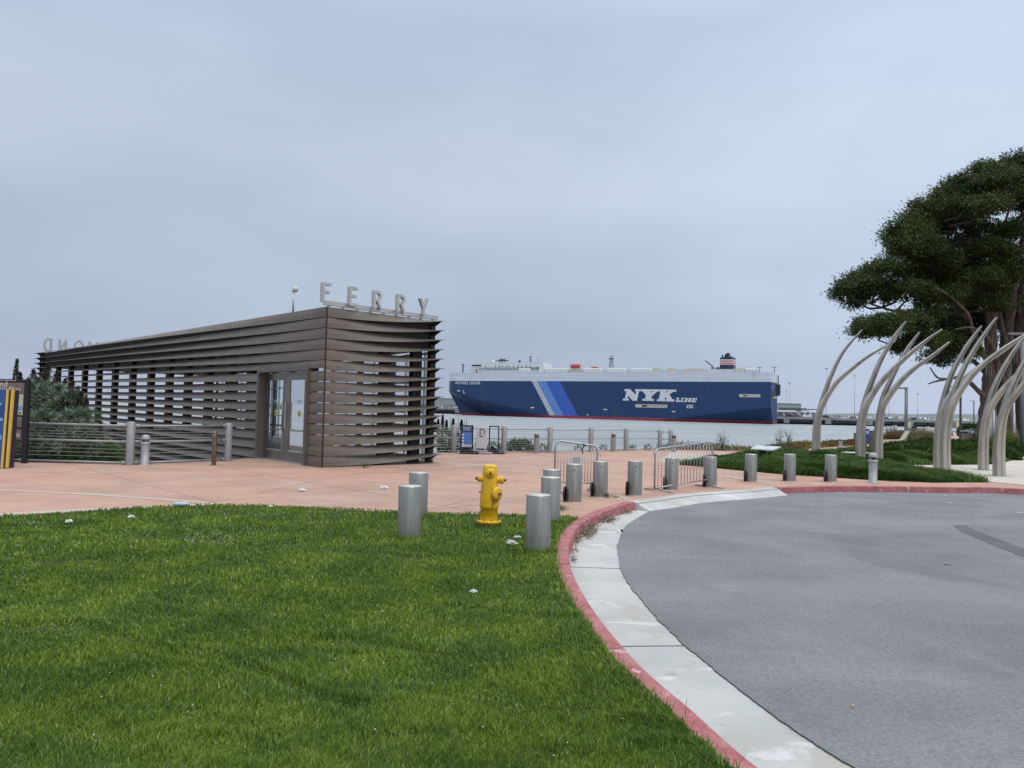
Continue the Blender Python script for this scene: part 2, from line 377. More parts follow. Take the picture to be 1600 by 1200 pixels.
Kpx = [(1186,1200),(1080,1108),(992,1031),(926,951),(895,896),(889,866),(890,848),(904,822),(933,804),(965,792),(992,784.5)]
Kramp = [(1021,781),(1077,773),(1139,768.3),(1180,765.5),(1214,762.5)]
Kright = [(1300,760),(1400,760.5),(1500,762),(1600,764.5)]
kw = [G(*p) for p in Kpx]; kr = [G(*p) for p in Kramp]; kR = [G(*p) for p in Kright]
e0 = kw[0]
pre = [Vector((6.0, -1.0, 0)), Vector((3.3, .7, 0)), Vector((2.05, 2.0, 0)), Vector((1.52, 2.95, 0))]
post = [Vector((19, 16.2, 0)), Vector((22.5, 11, 0)), Vector((22, 5, 0))]
nA, nB, nC = len(pre+kw), len(pre+kw+kr), len(pre+kw+kr+kR+post)
KK = 10
Kc = catmull(pre+kw+kr+kR+post, KK)
iA = (nA-1)*KK; iB = (nB-1)*KK
# asphalt edge
Apx = [(1300,1182),(1190,1105),(1087,1024),(1029,969),(985,918),(966,872),(970,836),(988,815),(1027,795.5),(1077,784.5),(1139,776.8),(1180,773.4),(1240,770.6),(1300,769.8),(1400,770),(1500,771.4),(1600,773.8)]
Ac = catmull([Vector((7.2, -.2, 0)), Vector((4.4, 1.15, 0)), Vector((2.95, 2.45, 0)), Vector((2.2, 3.42, 0))]+[Vector((q.x, q.y, 0)) for q in [G(*p, -.15) for p in Apx]]+[Vector((18.7, 16.0, 0)), Vector((22.2, 10.8, 0)), Vector((21.7, 5, 0))], 10)
Af = resample(Ac, .035)
rr = random.Random(3); Aj = []; wv = 0
for i, p in enumerate(Af):
    wv = wv*.86+rr.uniform(-1, 1)*.0055
    t = Af[min(i+1, len(Af)-1)]-Af[max(i-1, 0)]; t.normalize(); Aj.append(p+Vector((-t.y, t.x, 0))*(wv+rr.uniform(-.003, .003)))
road = MB().flat([Vector((p.x, p.y, 0)) for p in Aj]+[Vector((21, 0, 0)), Vector((12, -6, 0))], -.138)
road = road.build('road', C_ASPH); tag(road, kind='structure')
ed = MB()   # broken lip of the asphalt
for a, b in zip(Aj, Aj[1:]): ed.add([(a.x,a.y,-.138),(b.x,b.y,-.138),(b.x,b.y,-.152),(a.x,a.y,-.152)], [(0,1,2,3)])
eo = ed.build('road_edge', mat('broken asphalt edge', (.10, .10, .10), .95)); eo.parent = road
# gutter pan
def strip(b, A, B, mi=0, za=None, zb=None):
    vs = []
    for p in A: vs.append((p.x, p.y, p.z if za is None else za))
    for p in B: vs.append((p.x, p.y, p.z if zb is None else zb))
    n = len(A); b.add(vs, [(i, n+i, n+i+1, i+1) for i in range(n-1)], mi)
gb = MB()
face = [p.copy() for p in Kc]; gut = offset(Kc, -2.2)
nrm = [(g-p).normalized() for p, g in zip(face, gut)]
def gw(i): return 1.6 if i < iA-8 else 1.3
def hits(i):
    # width of the pan: distance from the kerb face to the asphalt edge
    p = face[i]; n = nrm[i]; best = 1.2
    for q in Af[::2]:
        d = q-p; t = d.dot(n)
        if 0 < t < 2.2 and abs(d.cross(n).length) < .04: best = t; break
    return best
wid = [hits(i) for i in range(len(face))]
for _ in range(3): wid = [wid[0]]+[(wid[i-1]+wid[i]+wid[i+1])/3 for i in range(1, len(wid)-1)]+[wid[-1]]
inn = [p+n*(wd_+.12) for p, n, wd_ in zip(face, nrm, wid)]
strip(gb, face, inn, 0, -.15, -.1502)
acc = 0; last = 0
for i in range(1, len(face)):
    acc += (face[i]-face[i-1]).length
    if acc > 3.05 and not iA-3 < i < iB+2:
        acc = 0; a = face[i]; b = inn[i]; t = (face[i]-face[i-1]).normalized()*.008
        gb.add([(a-t).to_tuple()[:2]+(-.147,), (b-t).to_tuple()[:2]+(-.147,), (b+t).to_tuple()[:2]+(-.147,), (a+t).to_tuple()[:2]+(-.147,)], [(0,1,2,3)], 1)
gutter = gb.build('gutter', [C_CONC, C_JOINT]); tag(gutter, kind='structure')
# kerb: a real step, red where painted, a flush ramp between
def kerb(name, i0, i1, m, ramp=False):
    b = MB(); P = Kc[i0:i1+1]; O = offset(Kc, .15)[i0:i1+1]
    if ramp:
        I = [p+n*.34 for p, n in zip(P, nrm[i0:i1+1])]; strip(b, O, P, 0, .003, -.005); J1 = [p+n*.045 for p, n in zip(P, nrm[i0:i1+1])]; J2 = [p+n*.06 for p, n in zip(P, nrm[i0:i1+1])]; strip(b, J1, J2, 1, -.020, -.026)
        strip(b, P, I, 0, -.005, -.147)
        for k, (A_, B_, C_) in enumerate(((O[0], P[0], I[0]), (O[-1], P[-1], I[-1]))): b.add([(A_.x,A_.y,.003),(B_.x,B_.y,-.005),(C_.x,C_.y,-.147),(A_.x,A_.y,-.15)], [(0,1,2,3)])
    else:
        fI = [p+n*.012 for p, n in zip(P, nrm[i0:i1+1])]
        Pb = [p-n*.015 for p, n in zip(P, nrm[i0:i1+1])]
        strip(b, O, Pb, 0, .006, .006); strip(b, Pb, P, 0, .006, -.006); strip(b, P, fI, 0, -.006, -.149)
        for k in (0, -1):
            A_, B_, C_, D_ = O[k], Pb[k], P[k], fI[k]
            b.add([(A_.x,A_.y,.006),(B_.x,B_.y,.006),(C_.x,C_.y,-.006),(D_.x,D_.y,-.149),(A_.x,A_.y,-.149)], [(0,1,2,3,4)])
        acc = 0
        for i in range(1, len(P)):
            acc += (P[i]-P[i-1]).length
            if acc > 2.9:
                acc = 0; t = (P[i]-P[i-1]).normalized()*.004
                q = [O[i], P[i], fI[i]]; zz = [.009, .009, -.147]; o2 = [O[i]-nrm[i0+i]*0, P[i]+nrm[i0+i]*.003, fI[i]+nrm[i0+i]*.003]
                b.add([(o2[j]-t)[:2]+(zz[j],) if False else ((o2[j]-t).x, (o2[j]-t).y, zz[j]) for j in range(3)]+[((o2[j]+t).x, (o2[j]+t).y, zz[j]) for j in range(3)], [(0,1,4,3),(1,2,5,4)], 1)
    o = b.build(name, [m, C_JOINT]); return tag(o, kind='structure')
kerb('kerb', 0, iA, C_KERB)
kerb('kerb_ramp', iA, iB, C_CONC, True)
kerb('kerb', iB, len(Kc)-1, C_KERB)

# plaza: the whole landing in tinted concrete, up to the railings and the shore
SH = [G(*p) for p in [(655,707),(708,707.2),(787,706),(859,705),(923,704),(978,702.5),(1048,701.5),(1115,702.5),(1180,702.5),(1226,700.5),(1269,697.5),(1317,694.5),(1358,690),(1392,684),(1420,679.5)]]
WS = Vector((-5.1, 20.8, 0)); WU = Vector((-.679, .734, 0)).normalized(); WV = Vector((.68, .733, 0)).normalized(); WN = -WV
rail_left = [G(-80,720.5), G(40,722), G(203,725.5), G(357,719.5)]
Lb = [Vector((-30, 6, 0)), Vector((-22, 20, 0))]+rail_left+[WS+WU*4.3+WN*.1, WS+WU*4.3+WV*4.5]
Rb = SH+[Vector((46, 92, 0)), Vector((95, 96, 0)), Vector((110, 40, 0)), Vector((60, -20, 0)), Vector((24, -20, 0)), Vector((22.3, 5, 0))]
Ko = offset(Kc, .10)
pb = MB(); pb.flat(Lb+Rb+Ko[::-1]+[Vector((6, -14, 0)), Vector((-30, -14, 0))], 0.0)
def band(px, wdt, mi, z):
    P = [G(*p) for p in px]; A = offset(P, wdt/2); B = offset(P, -wdt/2); strip(pb, A, B, mi, z, z)
band([(-60,765),(20,766.5),(150,773),(260,781),(330,786.5)], .16, 1, .004)
band([(-60,809),(0,804),(170,795),(350,787)], .25, 1, .004)
band([(560,750),(680,757),(750,761),(900,771)], .16, 1, .004)
band([(560,719),(690,722),(820,732)], .14, 1, .004)
band([(676,733),(800,722),(900,718)], .14, 1, .0045)
band([(950,738),(1060,728)], .14, 1, .004)
band([(1120,742),(1220,757)], .22, 1, .004)
band([(640,800),(700,789),(757,778)], .012, 2, .004)
band([(20,748),(240,735),(370,730)], .012, 2, .004)
band([(400,772),(520,745),(600,735)], .012, 2, .004)
# fine score joints cut square to the shelter
PP = [(p.x, p.y) for p in Lb+Rb+Ko[::-1]+[Vector((6, -14, 0)), Vector((-30, -14, 0))]]
for (dv, nv) in ((WU, WV), (WV, WU)):
    for k in range(-9, 13):
        for j in range(-40, 60):
            a = WS+nv*(k*3.05+.9)+dv*(j*.5); b_ = a+dv*.5; m_ = (a+b_)/2
            if not (-24 < m_.x < 26 and 11 < m_.y < 36): continue
            if not pip(np.array([[a.x, a.y], [b_.x, b_.y]]), PP).all(): continue
            w_ = nv*.006; pb.add([(q.x, q.y, .0025) for q in (a-w_, b_-w_, b_+w_, a+w_)], [(0, 1, 2, 3)], 2)
plaza = pb.build('plaza', [C_PLAZA, C_BAND, C_PJ]); tag(plaza, kind='structure')

# path behind the green mound, cream slab under the arches
pth = [(1050,704),(1056,706),(1115,709),(1175,709),(1220,706),(1269,702),(1317,699.5),(1358,695.5),(1390,694),(1430,690),(1470,688),(1500,684),(1560,680),(1600,681)]
ptn = [(1600,692),(1545,693),(1480,697),(1430,700),(1390,702),(1337,704),(1283,708),(1226,711.5),(1178,713.5),(1122,716),(1063,727),(1030,722)]
tag(MB().flat([G(*p) for p in pth+ptn], .006).build('path', C_PATH), kind='structure')
slab = [(1404,733),(1411,727),(1460,727),(1560,726),(1596,715),(1640,706),(1760,712),(1760,765),(1600,758.5),(1547,753.5),(1500,748),(1448,739)]
tag(MB().flat([G(*p) for p in slab], .010).build('paving_slab', C_SLAB), kind='structure')
tag(MB().flat([G(*p) for p in [(1312,722.3),(1360,724),(1366,721.5),(1318,719.8)]], .36).build('stone_bench', C_SLAB), 'low flat pale slab bench lying in the tall grass between the first two arches', 'bench')

# bank falling from the land to the water
C_BANK = mat('bank earth', (.10, .085, .06), .95, c2=(.17, .15, .11), scale=1.5, bump=.6, bscale=8, coord='World')
bk = MB(); E = [G(640,707)]+SH+[Vector((46, 92, 0)), Vector((95, 96, 0))]; O2 = offset(E, 2.2); O3 = offset(E, 7)
strip(bk, E, O2, 0, -.004, -1.2); strip(bk, O2, O3, 0, -1.2, WZ-.6)
tag(bk.build('bank', C_BANK), kind='structure')
lb = MB(); A0 = [Vector((-22, 20, 0))]+rail_left+[WS+WU*4.3+WV*.3]
A1 = [Vector((-22, 22.5, 0)), rail_left[0]+Vector((0,2.4,0)), rail_left[1]+Vector((0,2.6,0)), rail_left[2]+Vector((-.3,2.6,0)), rail_left[3]+Vector((-.5,1.8,0)), WS+WU*5+WV*.5]
A2 = [Vector((-45, 42, 0)), Vector((-40, 48, 0)), Vector((-32, 52, 0)), Vector((-24, 56, 0)), Vector((-16, 52, 0)), WS+WU*6+WV*8]
A3 = [p+Vector((-2, 12, 0)) for p in A2]
strip(lb, A0, A1, 0, -.012, -1.0); strip(lb, A1, A2, 0, -1.0, -1.05); strip(lb, A2, A3, 0, -1.05, WZ-.5)
tag(lb.build('planting_bed', C_SOIL), kind='structure')

# water
wm = bpy.data.materials.new('bay water'); wm.use_nodes = True; n = wm.node_tree.nodes; l = wm.node_tree.links; b = n['Principled BSDF']
b.inputs['Base Color'].default_value = (.30, .36, .37, 1); b.inputs['Roughness'].default_value = .32; b.inputs['IOR'].default_value = 1.33; b.inputs['Specular IOR Level'].default_value = .35
g = n.new('ShaderNodeNewGeometry'); mp_ = n.new('ShaderNodeMapping'); mp_.inputs['Scale'].default_value = (.55, 1.0, 1); l.new(g.outputs['Position'], mp_.inputs[0])
z1 = n.new('ShaderNodeTexNoise'); z1.inputs['Scale'].default_value = .9; z1.inputs['Detail'].default_value = 8; z1.inputs['Roughness'].default_value = .6; l.new(mp_.outputs[0], z1.inputs['Vector'])
bp = n.new('ShaderNodeBump'); bp.inputs['Strength'].default_value = 1.0; bp.inputs['Distance'].default_value = .8; l.new(z1.outputs['Fac'], bp.inputs['Height']); l.new(bp.outputs[0], b.inputs['Normal'])
z2 = n.new('ShaderNodeTexNoise'); z2.inputs['Scale'].default_value = .02; z2.inputs['Detail'].default_value = 5; mp2 = n.new('ShaderNodeMapping'); mp2.inputs['Scale'].default_value = (.5, 2.5, 1); l.new(g.outputs['Position'], mp2.inputs[0]); l.new(mp2.outputs[0], z2.inputs['Vector'])
r = n.new('ShaderNodeValToRGB'); r.color_ramp.elements[0].position = .35; r.color_ramp.elements[1].position = .65; r.color_ramp.elements[0].color = (.27, .30, .315, 1); r.color_ramp.elements[1].color = (.35, .375, .375, 1)
l.new(z2.outputs['Fac'], r.inputs[0]); l.new(r.outputs[0], b.inputs['Base Color'])
wat = MB(); wat.add([(-6000,-200,WZ),(6000,-200,WZ),(6000,7000,WZ),(-6000,7000,WZ)], [(0,1,2,3)]); tag(wat.build('water', wm), kind='structure')
# bed under everything
tag(MB().add([(-6100,-300,-6),(6100,-300,-6),(6100,7100,-6),(-6100,7100,-6)], [(0,1,2,3)]).build('ground', C_SOIL), kind='structure')
# far hills
hm = mat('haze-tinted hill scrub', (.13, .16, .15), .95, c2=(.19, .21, .19), scale=.01, coord='World')  # scrub green greyed towards blue, distance haze put into the colour
hb = MB(); n_ = 90; rows = []
for j, (dy, hf) in enumerate(((0, 0), (120, .6), (300, 1), (600, .8))):
    row = []
    for i in range(n_):
        x = -1500+i*42; h = 10+7*math.sin(i*.31)+4*math.sin(i*.83+1)+2.2*math.sin(i*2.1)
        h *= .55+.75*max(0, min(1, (x-450)/700))
        row.append((x, 1900+dy+.1*x, WZ+max(.5, h)*hf))
    rows += row
hb.add(rows, [(j*n_+i, j*n_+i+1, (j+1)*n_+i+1, (j+1)*n_+i) for j in range(3) for i in range(n_-1)], 0, True)
tag(hb.build('hills', hm), kind='structure')

# ---------------------------------------------------------------- foreground lawn
Lpx = [(0,808),(100,802),(200,796),(300,791),(345,789.5),(420,791),(520,795.5),(600,800),(700,803),(800,805),(868,806),(886,808)]
Ltop = [Vector((-13.5, 10.2, 0)), Vector((-9.5, 10.9, 0))]+[G(*p) for p in Lpx]
Kl = offset(Kc, .15)
cut = min(range(iA+1), key=lambda i: (Kl[i]-G(893, 808)).length)
lawn_poly = Ltop+[Kl[i] for i in range(cut, KK*1, -1)]+[Vector((4, -1, 0)), Vector((-13.5, -1, 0))]
def lz(x, y):
    return .018+.012*np.sin(x*1.7+y*.9)+.010*np.sin(x*3.1-y*2.3+1)+.008*np.sin(y*4.4+x*1.2)
lg = MB(); lg.flat(lawn_poly, .004); lgo = lg.build('lawn_ground', C_TURF); tag(lgo, kind='structure')
LP = [(p.x, p.y) for p in lawn_poly]
def sample_screen(n, poly, v0, v1, u0=-60, u1=1660, z=0.0, jit=0):
    """random roots, dense near and thin far, kept inside a ground outline"""
    u = rng.uniform(u0, u1, n); v = rng.uniform(v0, v1, n)
    D = np.outer(np.ones(n), F_)*FPX+np.outer(u-800, RT)+np.outer(600-v, UP); t = (z-EYE)/D[:, 2]
    P = np.array([0, 0, EYE])+D*t[:, None]; P = P[(t > 0)]
    return P[pip(P, poly)]
nB_ = 540000
P = sample_screen(nB_, LP, 786, 1290, -140, 1260)
# extra roots just outside the frame so the lawn goes on
Q = np.stack([rng.uniform(-13.5, 4, 60000), rng.uniform(-1, 11, 60000), np.zeros(60000)], 1); Q = Q[pip(Q, LP)]
P = np.concatenate([P, Q]); P[:, 2] = np.maximum(.002, lz(P[:, 0], P[:, 1])*.5)
dist = np.hypot(P[:, 0], P[:, 1])
clump = .5+.5*np.sin(P[:, 0]*2.1+1.3*np.sin(P[:, 1]*1.1))*np.sin(P[:, 1]*3.3+1.1*np.sin(P[:, 0]*1.7))
streak = .5+.5*np.sin(P[:, 1]*5.2+P[:, 0]*1.6+1.5*np.sin(P[:, 0]*.9))
fine_ = .5+.5*np.sin(P[:, 0]*13+2*np.sin(P[:, 1]*7))*np.sin(P[:, 1]*15+2*np.sin(P[:, 0]*9))
gm_ = np.sin(P[:, 0]*1.3+P[:, 1]*.8+2)*np.sin(P[:, 1]*2.1-P[:, 0]*.7)+.35*np.sin(P[:, 0]*4.1)
gph = np.sin(P[:, 1]*6.3+P[:, 0]*2.4+1.3*np.sin(P[:, 0]*1.7+.6*P[:, 1])+.5*np.sin(P[:, 0]*6+P[:, 1]*3))
dep = np.clip((gph-.72)/.2, 0, 1)*np.clip(gm_*1.6+.45, 0, 1)       # furrows left by the mower
hh = (.022+.012*clump+.010*streak+.016*fine_)*rng.uniform(.45, 1.35, len(P))*(1-.72*dep)*(1+.35*np.clip((gph-.35)/.3, 0, 1)*(1-dep))
# short worn turf right against the kerb
ww = np.clip(.0013*dist, .0034, .025)*rng.uniform(.7, 1.3, len(P))
fl = np.stack([np.sin(P[:, 1]*2.3+P[:, 0]), np.cos(P[:, 0]*1.9-P[:, 1]), np.zeros(len(P))], 1)*.14
V, T = blades(P, hh, ww, .7, .7, fl)
GRASS = leafmat('lawn grass', (.072, .138, .022), (.255, .370, .070), (.50, .54, .26), .32, .55, patch=((.66, .74, .80), (1.2, 1.12, .90)), pscale=1.6)
g_ = np_mesh('lawn_grass', V, T, GRASS); tag(g_, 'short mown green lawn filling the left foreground inside the red kerb', 'grass', kind='stuff')
# clover flowers
cp = np.concatenate([sample_screen(110, LP, 839, 857, 280, 365), sample_screen(30, LP, 820, 824, 20, 85), sample_screen(60, LP, 800, 1200, 0, 1100), sample_screen(30, LP, 830, 850, 380, 430)])
fb = MB()
for p in cp:
    s = rng.uniform(.003, .006); fb.lathe([(0.001, .0), (s, s*.6), (s*.7, s*1.4), (.001, s*1.6)], (p[0], p[1], .045), 6)
tag(fb.build('clover_flowers', mat('clover white', (.62, .6, .55), .8)), 'tiny white clover flowers dotted through the mown lawn', 'flowers', kind='stuff')

# ---------------------------------------------------------------- meadow mound (long soft grass)
Mpx = [(1061,726.5),(1100,729.5),(1160,735.5),(1220,741),(1280,745),(1357,750),(1453,754),(1547,754),(1500,747.5),(1448,738.5),(1404,732),(1411,727),(1460,727),(1560,726),(1596,714),(1575,702),(1500,697),(1430,700.5),(1390,702),(1337,704),(1283,708),(1226,711.5),(1178,713.5),(1122,717),(1085,722)]
Mw = [G(*p) for p in Mpx]; MP = [(p.x, p.y) for p in Mw]
def dist_poly(P, poly):
    d = np.full(len(P), 1e9)
    for i in range(len(poly)):
        a = np.array(poly[i]); b_ = np.array(poly[(i+1) % len(poly)]); ab = b_-a; t = np.clip(((P[:, :2]-a)@ab)/(ab@ab+1e-9), 0, 1)
        d = np.minimum(d, np.linalg.norm(P[:, :2]-a-t[:, None]*ab, axis=1))
    return d
def mbase(P):
    dd = dist_poly(P, MP)
    lump = .5+.5*np.sin(P[:, 0]*2.6+np.sin(P[:, 1]*1.1)*1.4)*np.sin(P[:, 1]*1.5+1.3*np.sin(P[:, 0]*1.3)+.7)
    lump = np.clip(lump, 0, 1)**.8
    return lump, np.clip(dd/1.2, 0, 1)*(.07+.20*lump)*(1-.35*np.clip((P[:, 1]-30)/15, 0, 1))
xs = np.arange(min(p[0] for p in MP), max(p[0] for p in MP), .22); ys = np.arange(min(p[1] for p in MP), max(p[1] for p in MP), .3)
GX, GY = np.meshgrid(xs, ys); GP = np.stack([GX.ravel(), GY.ravel(), np.zeros(GX.size)], 1); ins = pip(GP, MP).reshape(GX.shape)
GP[:, 2] = mbase(GP)[1]+.012; TT = []
nx = len(xs)
for j in range(len(ys)-1):
    for i in range(nx-1):
        if ins[j, i] and ins[j, i+1] and ins[j+1, i] and ins[j+1, i+1]:
            k = j*nx+i; TT += [(k, k+1, k+nx+1), (k, k+nx+1, k+nx)]
mg = MB().flat(Mw, .014); mg.add([tuple(p) for p in GP], TT, 0, True)
tag(mg.build('meadow_ground', C_TURF), kind='structure')
P = sample_screen(150000, MP, 694, 757, 1040, 1610)
lump, base = mbase(P)
P[:, 2] = base
fl = np.stack([np.cos(P[:, 0]*2.6+P[:, 1]), np.sin(P[:, 1]*1.5+P[:, 0]), np.zeros(len(P))], 1)*.9
V, T = blades(P, (.10+.10*lump)*rng.uniform(.6, 1.3, len(P)), .0011*P[:, 1]*rng.uniform(.6, 1.2, len(P)), .9, 1.0, fl)
# a lumpy skin under the long blades so the mound is closed
MEAD = leafmat('meadow grass', (.040, .090, .018), (.095, .155, .035), (.18, .21, .08), .25, .6, patch=((.62, .68, .7), (1.2, 1.15, 1.0)), pscale=.9)
tag(np_mesh('meadow_grass', V, T, MEAD), 'long soft dark green grass flopping over the mound behind the steel bollards', 'grass', kind='stuff')
# ================================================================ FERRY SHELTER
ZT = 4.37; RH = .2913; LEN = 34.0; WID = 4.0
BR = mat('bronze anodised panel', (.138, .115, .092), .5, .15, c2=(.172, .145, .118), scale=1.2, bump=.03, bscale=6, spec=.5)
BRD = mat('dark bronze frame', (.125, .115, .105), .5, .2, c2=(.145, .135, .123), scale=2)
BLK = mat('black steel', (.012, .012, .013), .5, .2)
SOF = mat('dark soffit', (.03, .03, .032), .7)
STEEL = mat('brushed stainless steel', (.235, .23, .205), .33, .6, c2=(.32, .31, .28), scale=2.5, stretch=(9, 9, .6), bump=.05, bscale=30, fine=.12, finescale=60)
stain(STEEL, (.16, .15, .125), 4.5, .56, .70, (1, 1, .25), .55, 0, 8)
ALU = mat('satin aluminium', (.45, .44, .42), .45, .7, c2=(.55, .54, .51), scale=3)
GL = glassmat('window glass', (.95, .97, .97))
bld = thing('ferry_shelter', WS, 'long low bronze ferry shelter wrapped in twisting horizontal louvres, open corner facing us', 'building')
def onL(s, z, o=0): return WS+WU*s+WLN*o+Vector((0, 0, z))   # long face: s along, o outward
def onR(s, z, o=0): return WS+WV*s+WRN*o+Vector((0, 0, z))
WLN = Vector((-WU.y, WU.x, 0)); WLN = WLN if WLN.y < 0 else -WLN
WRN = Vector((WV.y, -WV.x, 0)); WRN = WRN if WRN.y < 0 else -WRN
def louvre(fn, s0, s1, span, zt, power, n, parent=bld, w=RH-.018, th=.014, maxa=90):
    w0 = w
    b = MB(); o = []; q = []
    for i in range(n+1):
        s = s0+(s1-s0)*i/n; t_ = max(0, min(1, s/span)); a = R(maxa)*(t_**power if power > 0 else (1-math.exp(2.0*-t_))/(1-math.exp(-2.0)))
        c_, s_ = math.cos(a), math.sin(a); w = w0*(1+.36*t_**3)
        # slightly dished panel: top edge on the wall, free edge swings out and up
        p0 = fn(s, zt-.004, .0); p1 = fn(s, zt-.004-w*.5*c_+.012*s_, w*.5*s_+.012*c_); p2 = fn(s, zt-.004-w*c_, w*s_)
        o.append((p0, p1, p2)); nn = Vector((0, 0, s_))+(fn(0, 0, 1)-fn(0, 0, 0))*c_
        q.append(tuple(p-nn*th for p in (p0, p1, p2)))
    vs = []
    for a_, b_ in zip(o, q): vs += list(a_)+list(b_)
    fs = []
    for i in range(n):
        k = i*6; j = k+6
        fs += [(k, j, j+1, k+1), (k+1, j+1, j+2, k+2), (k+3, k+4, j+4, j+3), (k+4, k+5, j+5, j+4), (k, k+3, j+3, j), (k+2, j+2, j+5, k+5)]
    fs += [(0, 1, 4, 3), (1, 2, 5, 4)]; k = n*6; fs += [(k, k+3, k+4, k+1), (k+1, k+4, k+5, k+2)]
    b.add(vs, fs)
    return b.build('louvre', BR, parent)
D0, D1, DT = .78, 3.95, 2.74
for i in range(15):
    zt = ZT-i*RH
    louvre(onR, 0.01, WID+.03, WID, zt, 1.15, 22)
    if i < 5: louvre(onL, .01, LEN, LEN, zt, -1, 90, maxa=80)
    elif i == 5:
        louvre(onL, .01, LEN, LEN, zt, -1, 90, w=RH-.08, maxa=80)
    else:
        louvre(onL, .01, D0+.04, LEN, zt, -1, 6, maxa=80); louvre(onL, D1-.02, LEN, LEN, zt, -1, 80, maxa=80)
for i in range(15, 18): louvre(onL, D1+.25, LEN, LEN, ZT-i*RH, -1, 80, maxa=80)
# frame behind the skin
rf = MB(); b4 = [onL(.06, 0, -.08), onR(WID-.05, 0, -.08), WS+WU*LEN+WV*11, onL(LEN-.05, 0, -.06)]
def slabz(b, pts, z0, z1, mi=0):
    n = len(pts); vs = [(p.x, p.y, z0) for p in pts]+[(p.x, p.y, z1) for p in pts]
    b.add(vs, [tuple(range(n))[::-1], tuple(range(n, 2*n))]+[(i, (i+1) % n, (i+1) % n+n, i+n) for i in range(n)], mi)
slabz(rf, b4, 3.48, 4.34); rf.build('roof', SOF, bld)
fl_ = MB(); f4 = [onL(.06, 0, -.1), onR(WID-.05, 0, -.1), WS+WU*LEN+WV*11, onL(LEN-.05, 0, -.08)]
slabz(fl_, f4, -1.0, .012); fl_.build('floor', mat('shelter floor', (.22, .21, .2), .7), bld)
cols = [onL(s, 0, -.32) for s in (5.2, 6.9, 8.8, 10.8, 12.8, 15, 17.4, 20, 22.6, 25.2, 28, 30.8, 33.6)]
for p in cols:
    for_ = MB().box(p+Vector((0, 0, 1.25)), (.34, .22, 4.46), rz=math.atan2(WU.y, WU.x)); for_.build('column', BLK, bld)
BA = WS+WV*WID; BB = WS+WU*LEN+WV*11; bl = (BB-BA).length; BD = (BB-BA).normalized()
for k in range(12):
    p = BA+BD*(.3+k*(bl-.6)/11)
    MB().box(p+Vector((0, 0, 1.74)), (.28, .16, 3.46), rz=math.atan2(BD.y, BD.x)).build('column', BLK, bld)
rzr = math.atan2(WV.y, WV.x)
for s, wd_ in ((2.25, .26), (3.45, .34)):
    MB().box(onR(s, 2.0, -.30), (wd_, .2, 4.0), rz=rzr).build('column', BLK, bld)
# end post with the small triangular brackets that carry the blade tips
eb = MB(); eb.box(onR(WID-.12, 2.16, -.06), (.17, .1, 4.2), rz=rzr)
for i in range(15):
    zt = ZT-i*RH
    for s in (WID-.16, WID-.05):
        a, b_, c = onR(s, zt-.018, -.01), onR(s, zt-.025, .30), onR(s, zt-.17, -.01); t = WV*.012
        eb.add([a-t, b_-t, c-t, a+t, b_+t, c+t], [(0, 1, 2), (5, 4, 3), (0, 3, 4, 1), (1, 4, 5, 2), (2, 5, 3, 0)])
eb.build('bracket_post', BLK, bld)
for s in (LEN-.1, LEN-.9):
    e2 = MB()
    for i in range(18):
        zt = ZT-i*RH
        a, b_, c = onL(s, zt-.018, -.01), onL(s, zt-.025, .30), onL(s, zt-.17, -.01); t = WU*.02
        e2.add([a-t, b_-t, c-t, a+t, b_+t, c+t], [(0, 1, 2), (5, 4, 3), (0, 3, 4, 1), (1, 4, 5, 2), (2, 5, 3, 0)])
    e2.box(onL(s, 1.7, -.06), (.16, .14, 5.2), rz=math.atan2(WU.y, WU.x)); e2.build('bracket_post', BLK, bld)
MB().box(onL(.0, 2.18, -.03), (.03, .03, 4.34), rz=math.atan2(WU.y, WU.x)).build('corner_post', BLK, bld)
# window band on the water side: mullions and panes
gb_ = MB(); gm = MB()
for k in range(24):
    p = BA+BD*(bl*(k+.5)/24)+Vector((0, 0, 0)); gm.box(p+Vector((0, 0, 1.74)), (.05, .09, 3.45), rz=math.atan2(BD.y, BD.x))
for z in (.10, 1.1, 2.5, 3.4): gm.bar(BA+Vector((0, 0, z)), BB+Vector((0, 0, z)), .08, .06)
gm.build('window_frame', ALU, bld)
gb_.add([BA+Vector((0,0,.1)), BB+Vector((0,0,.1)), BB+Vector((0,0,3.4)), BA+Vector((0,0,3.4))], [(0,1,2,3)]); gb_.build('window_pane', GL, bld)
g2 = MB(); g2.add([onR(.3, .1, -.45), onR(WID-.3, .1, -.45), onR(WID-.3, 3.45, -.45), onR(.3, 3.45, -.45)], [(0,1,2,3)]); g2.build('window_pane', GL, bld)
# low things seen inside through the louvres
for s_, r_ in ((1.9, .0), (3.0, .2)):
    pass
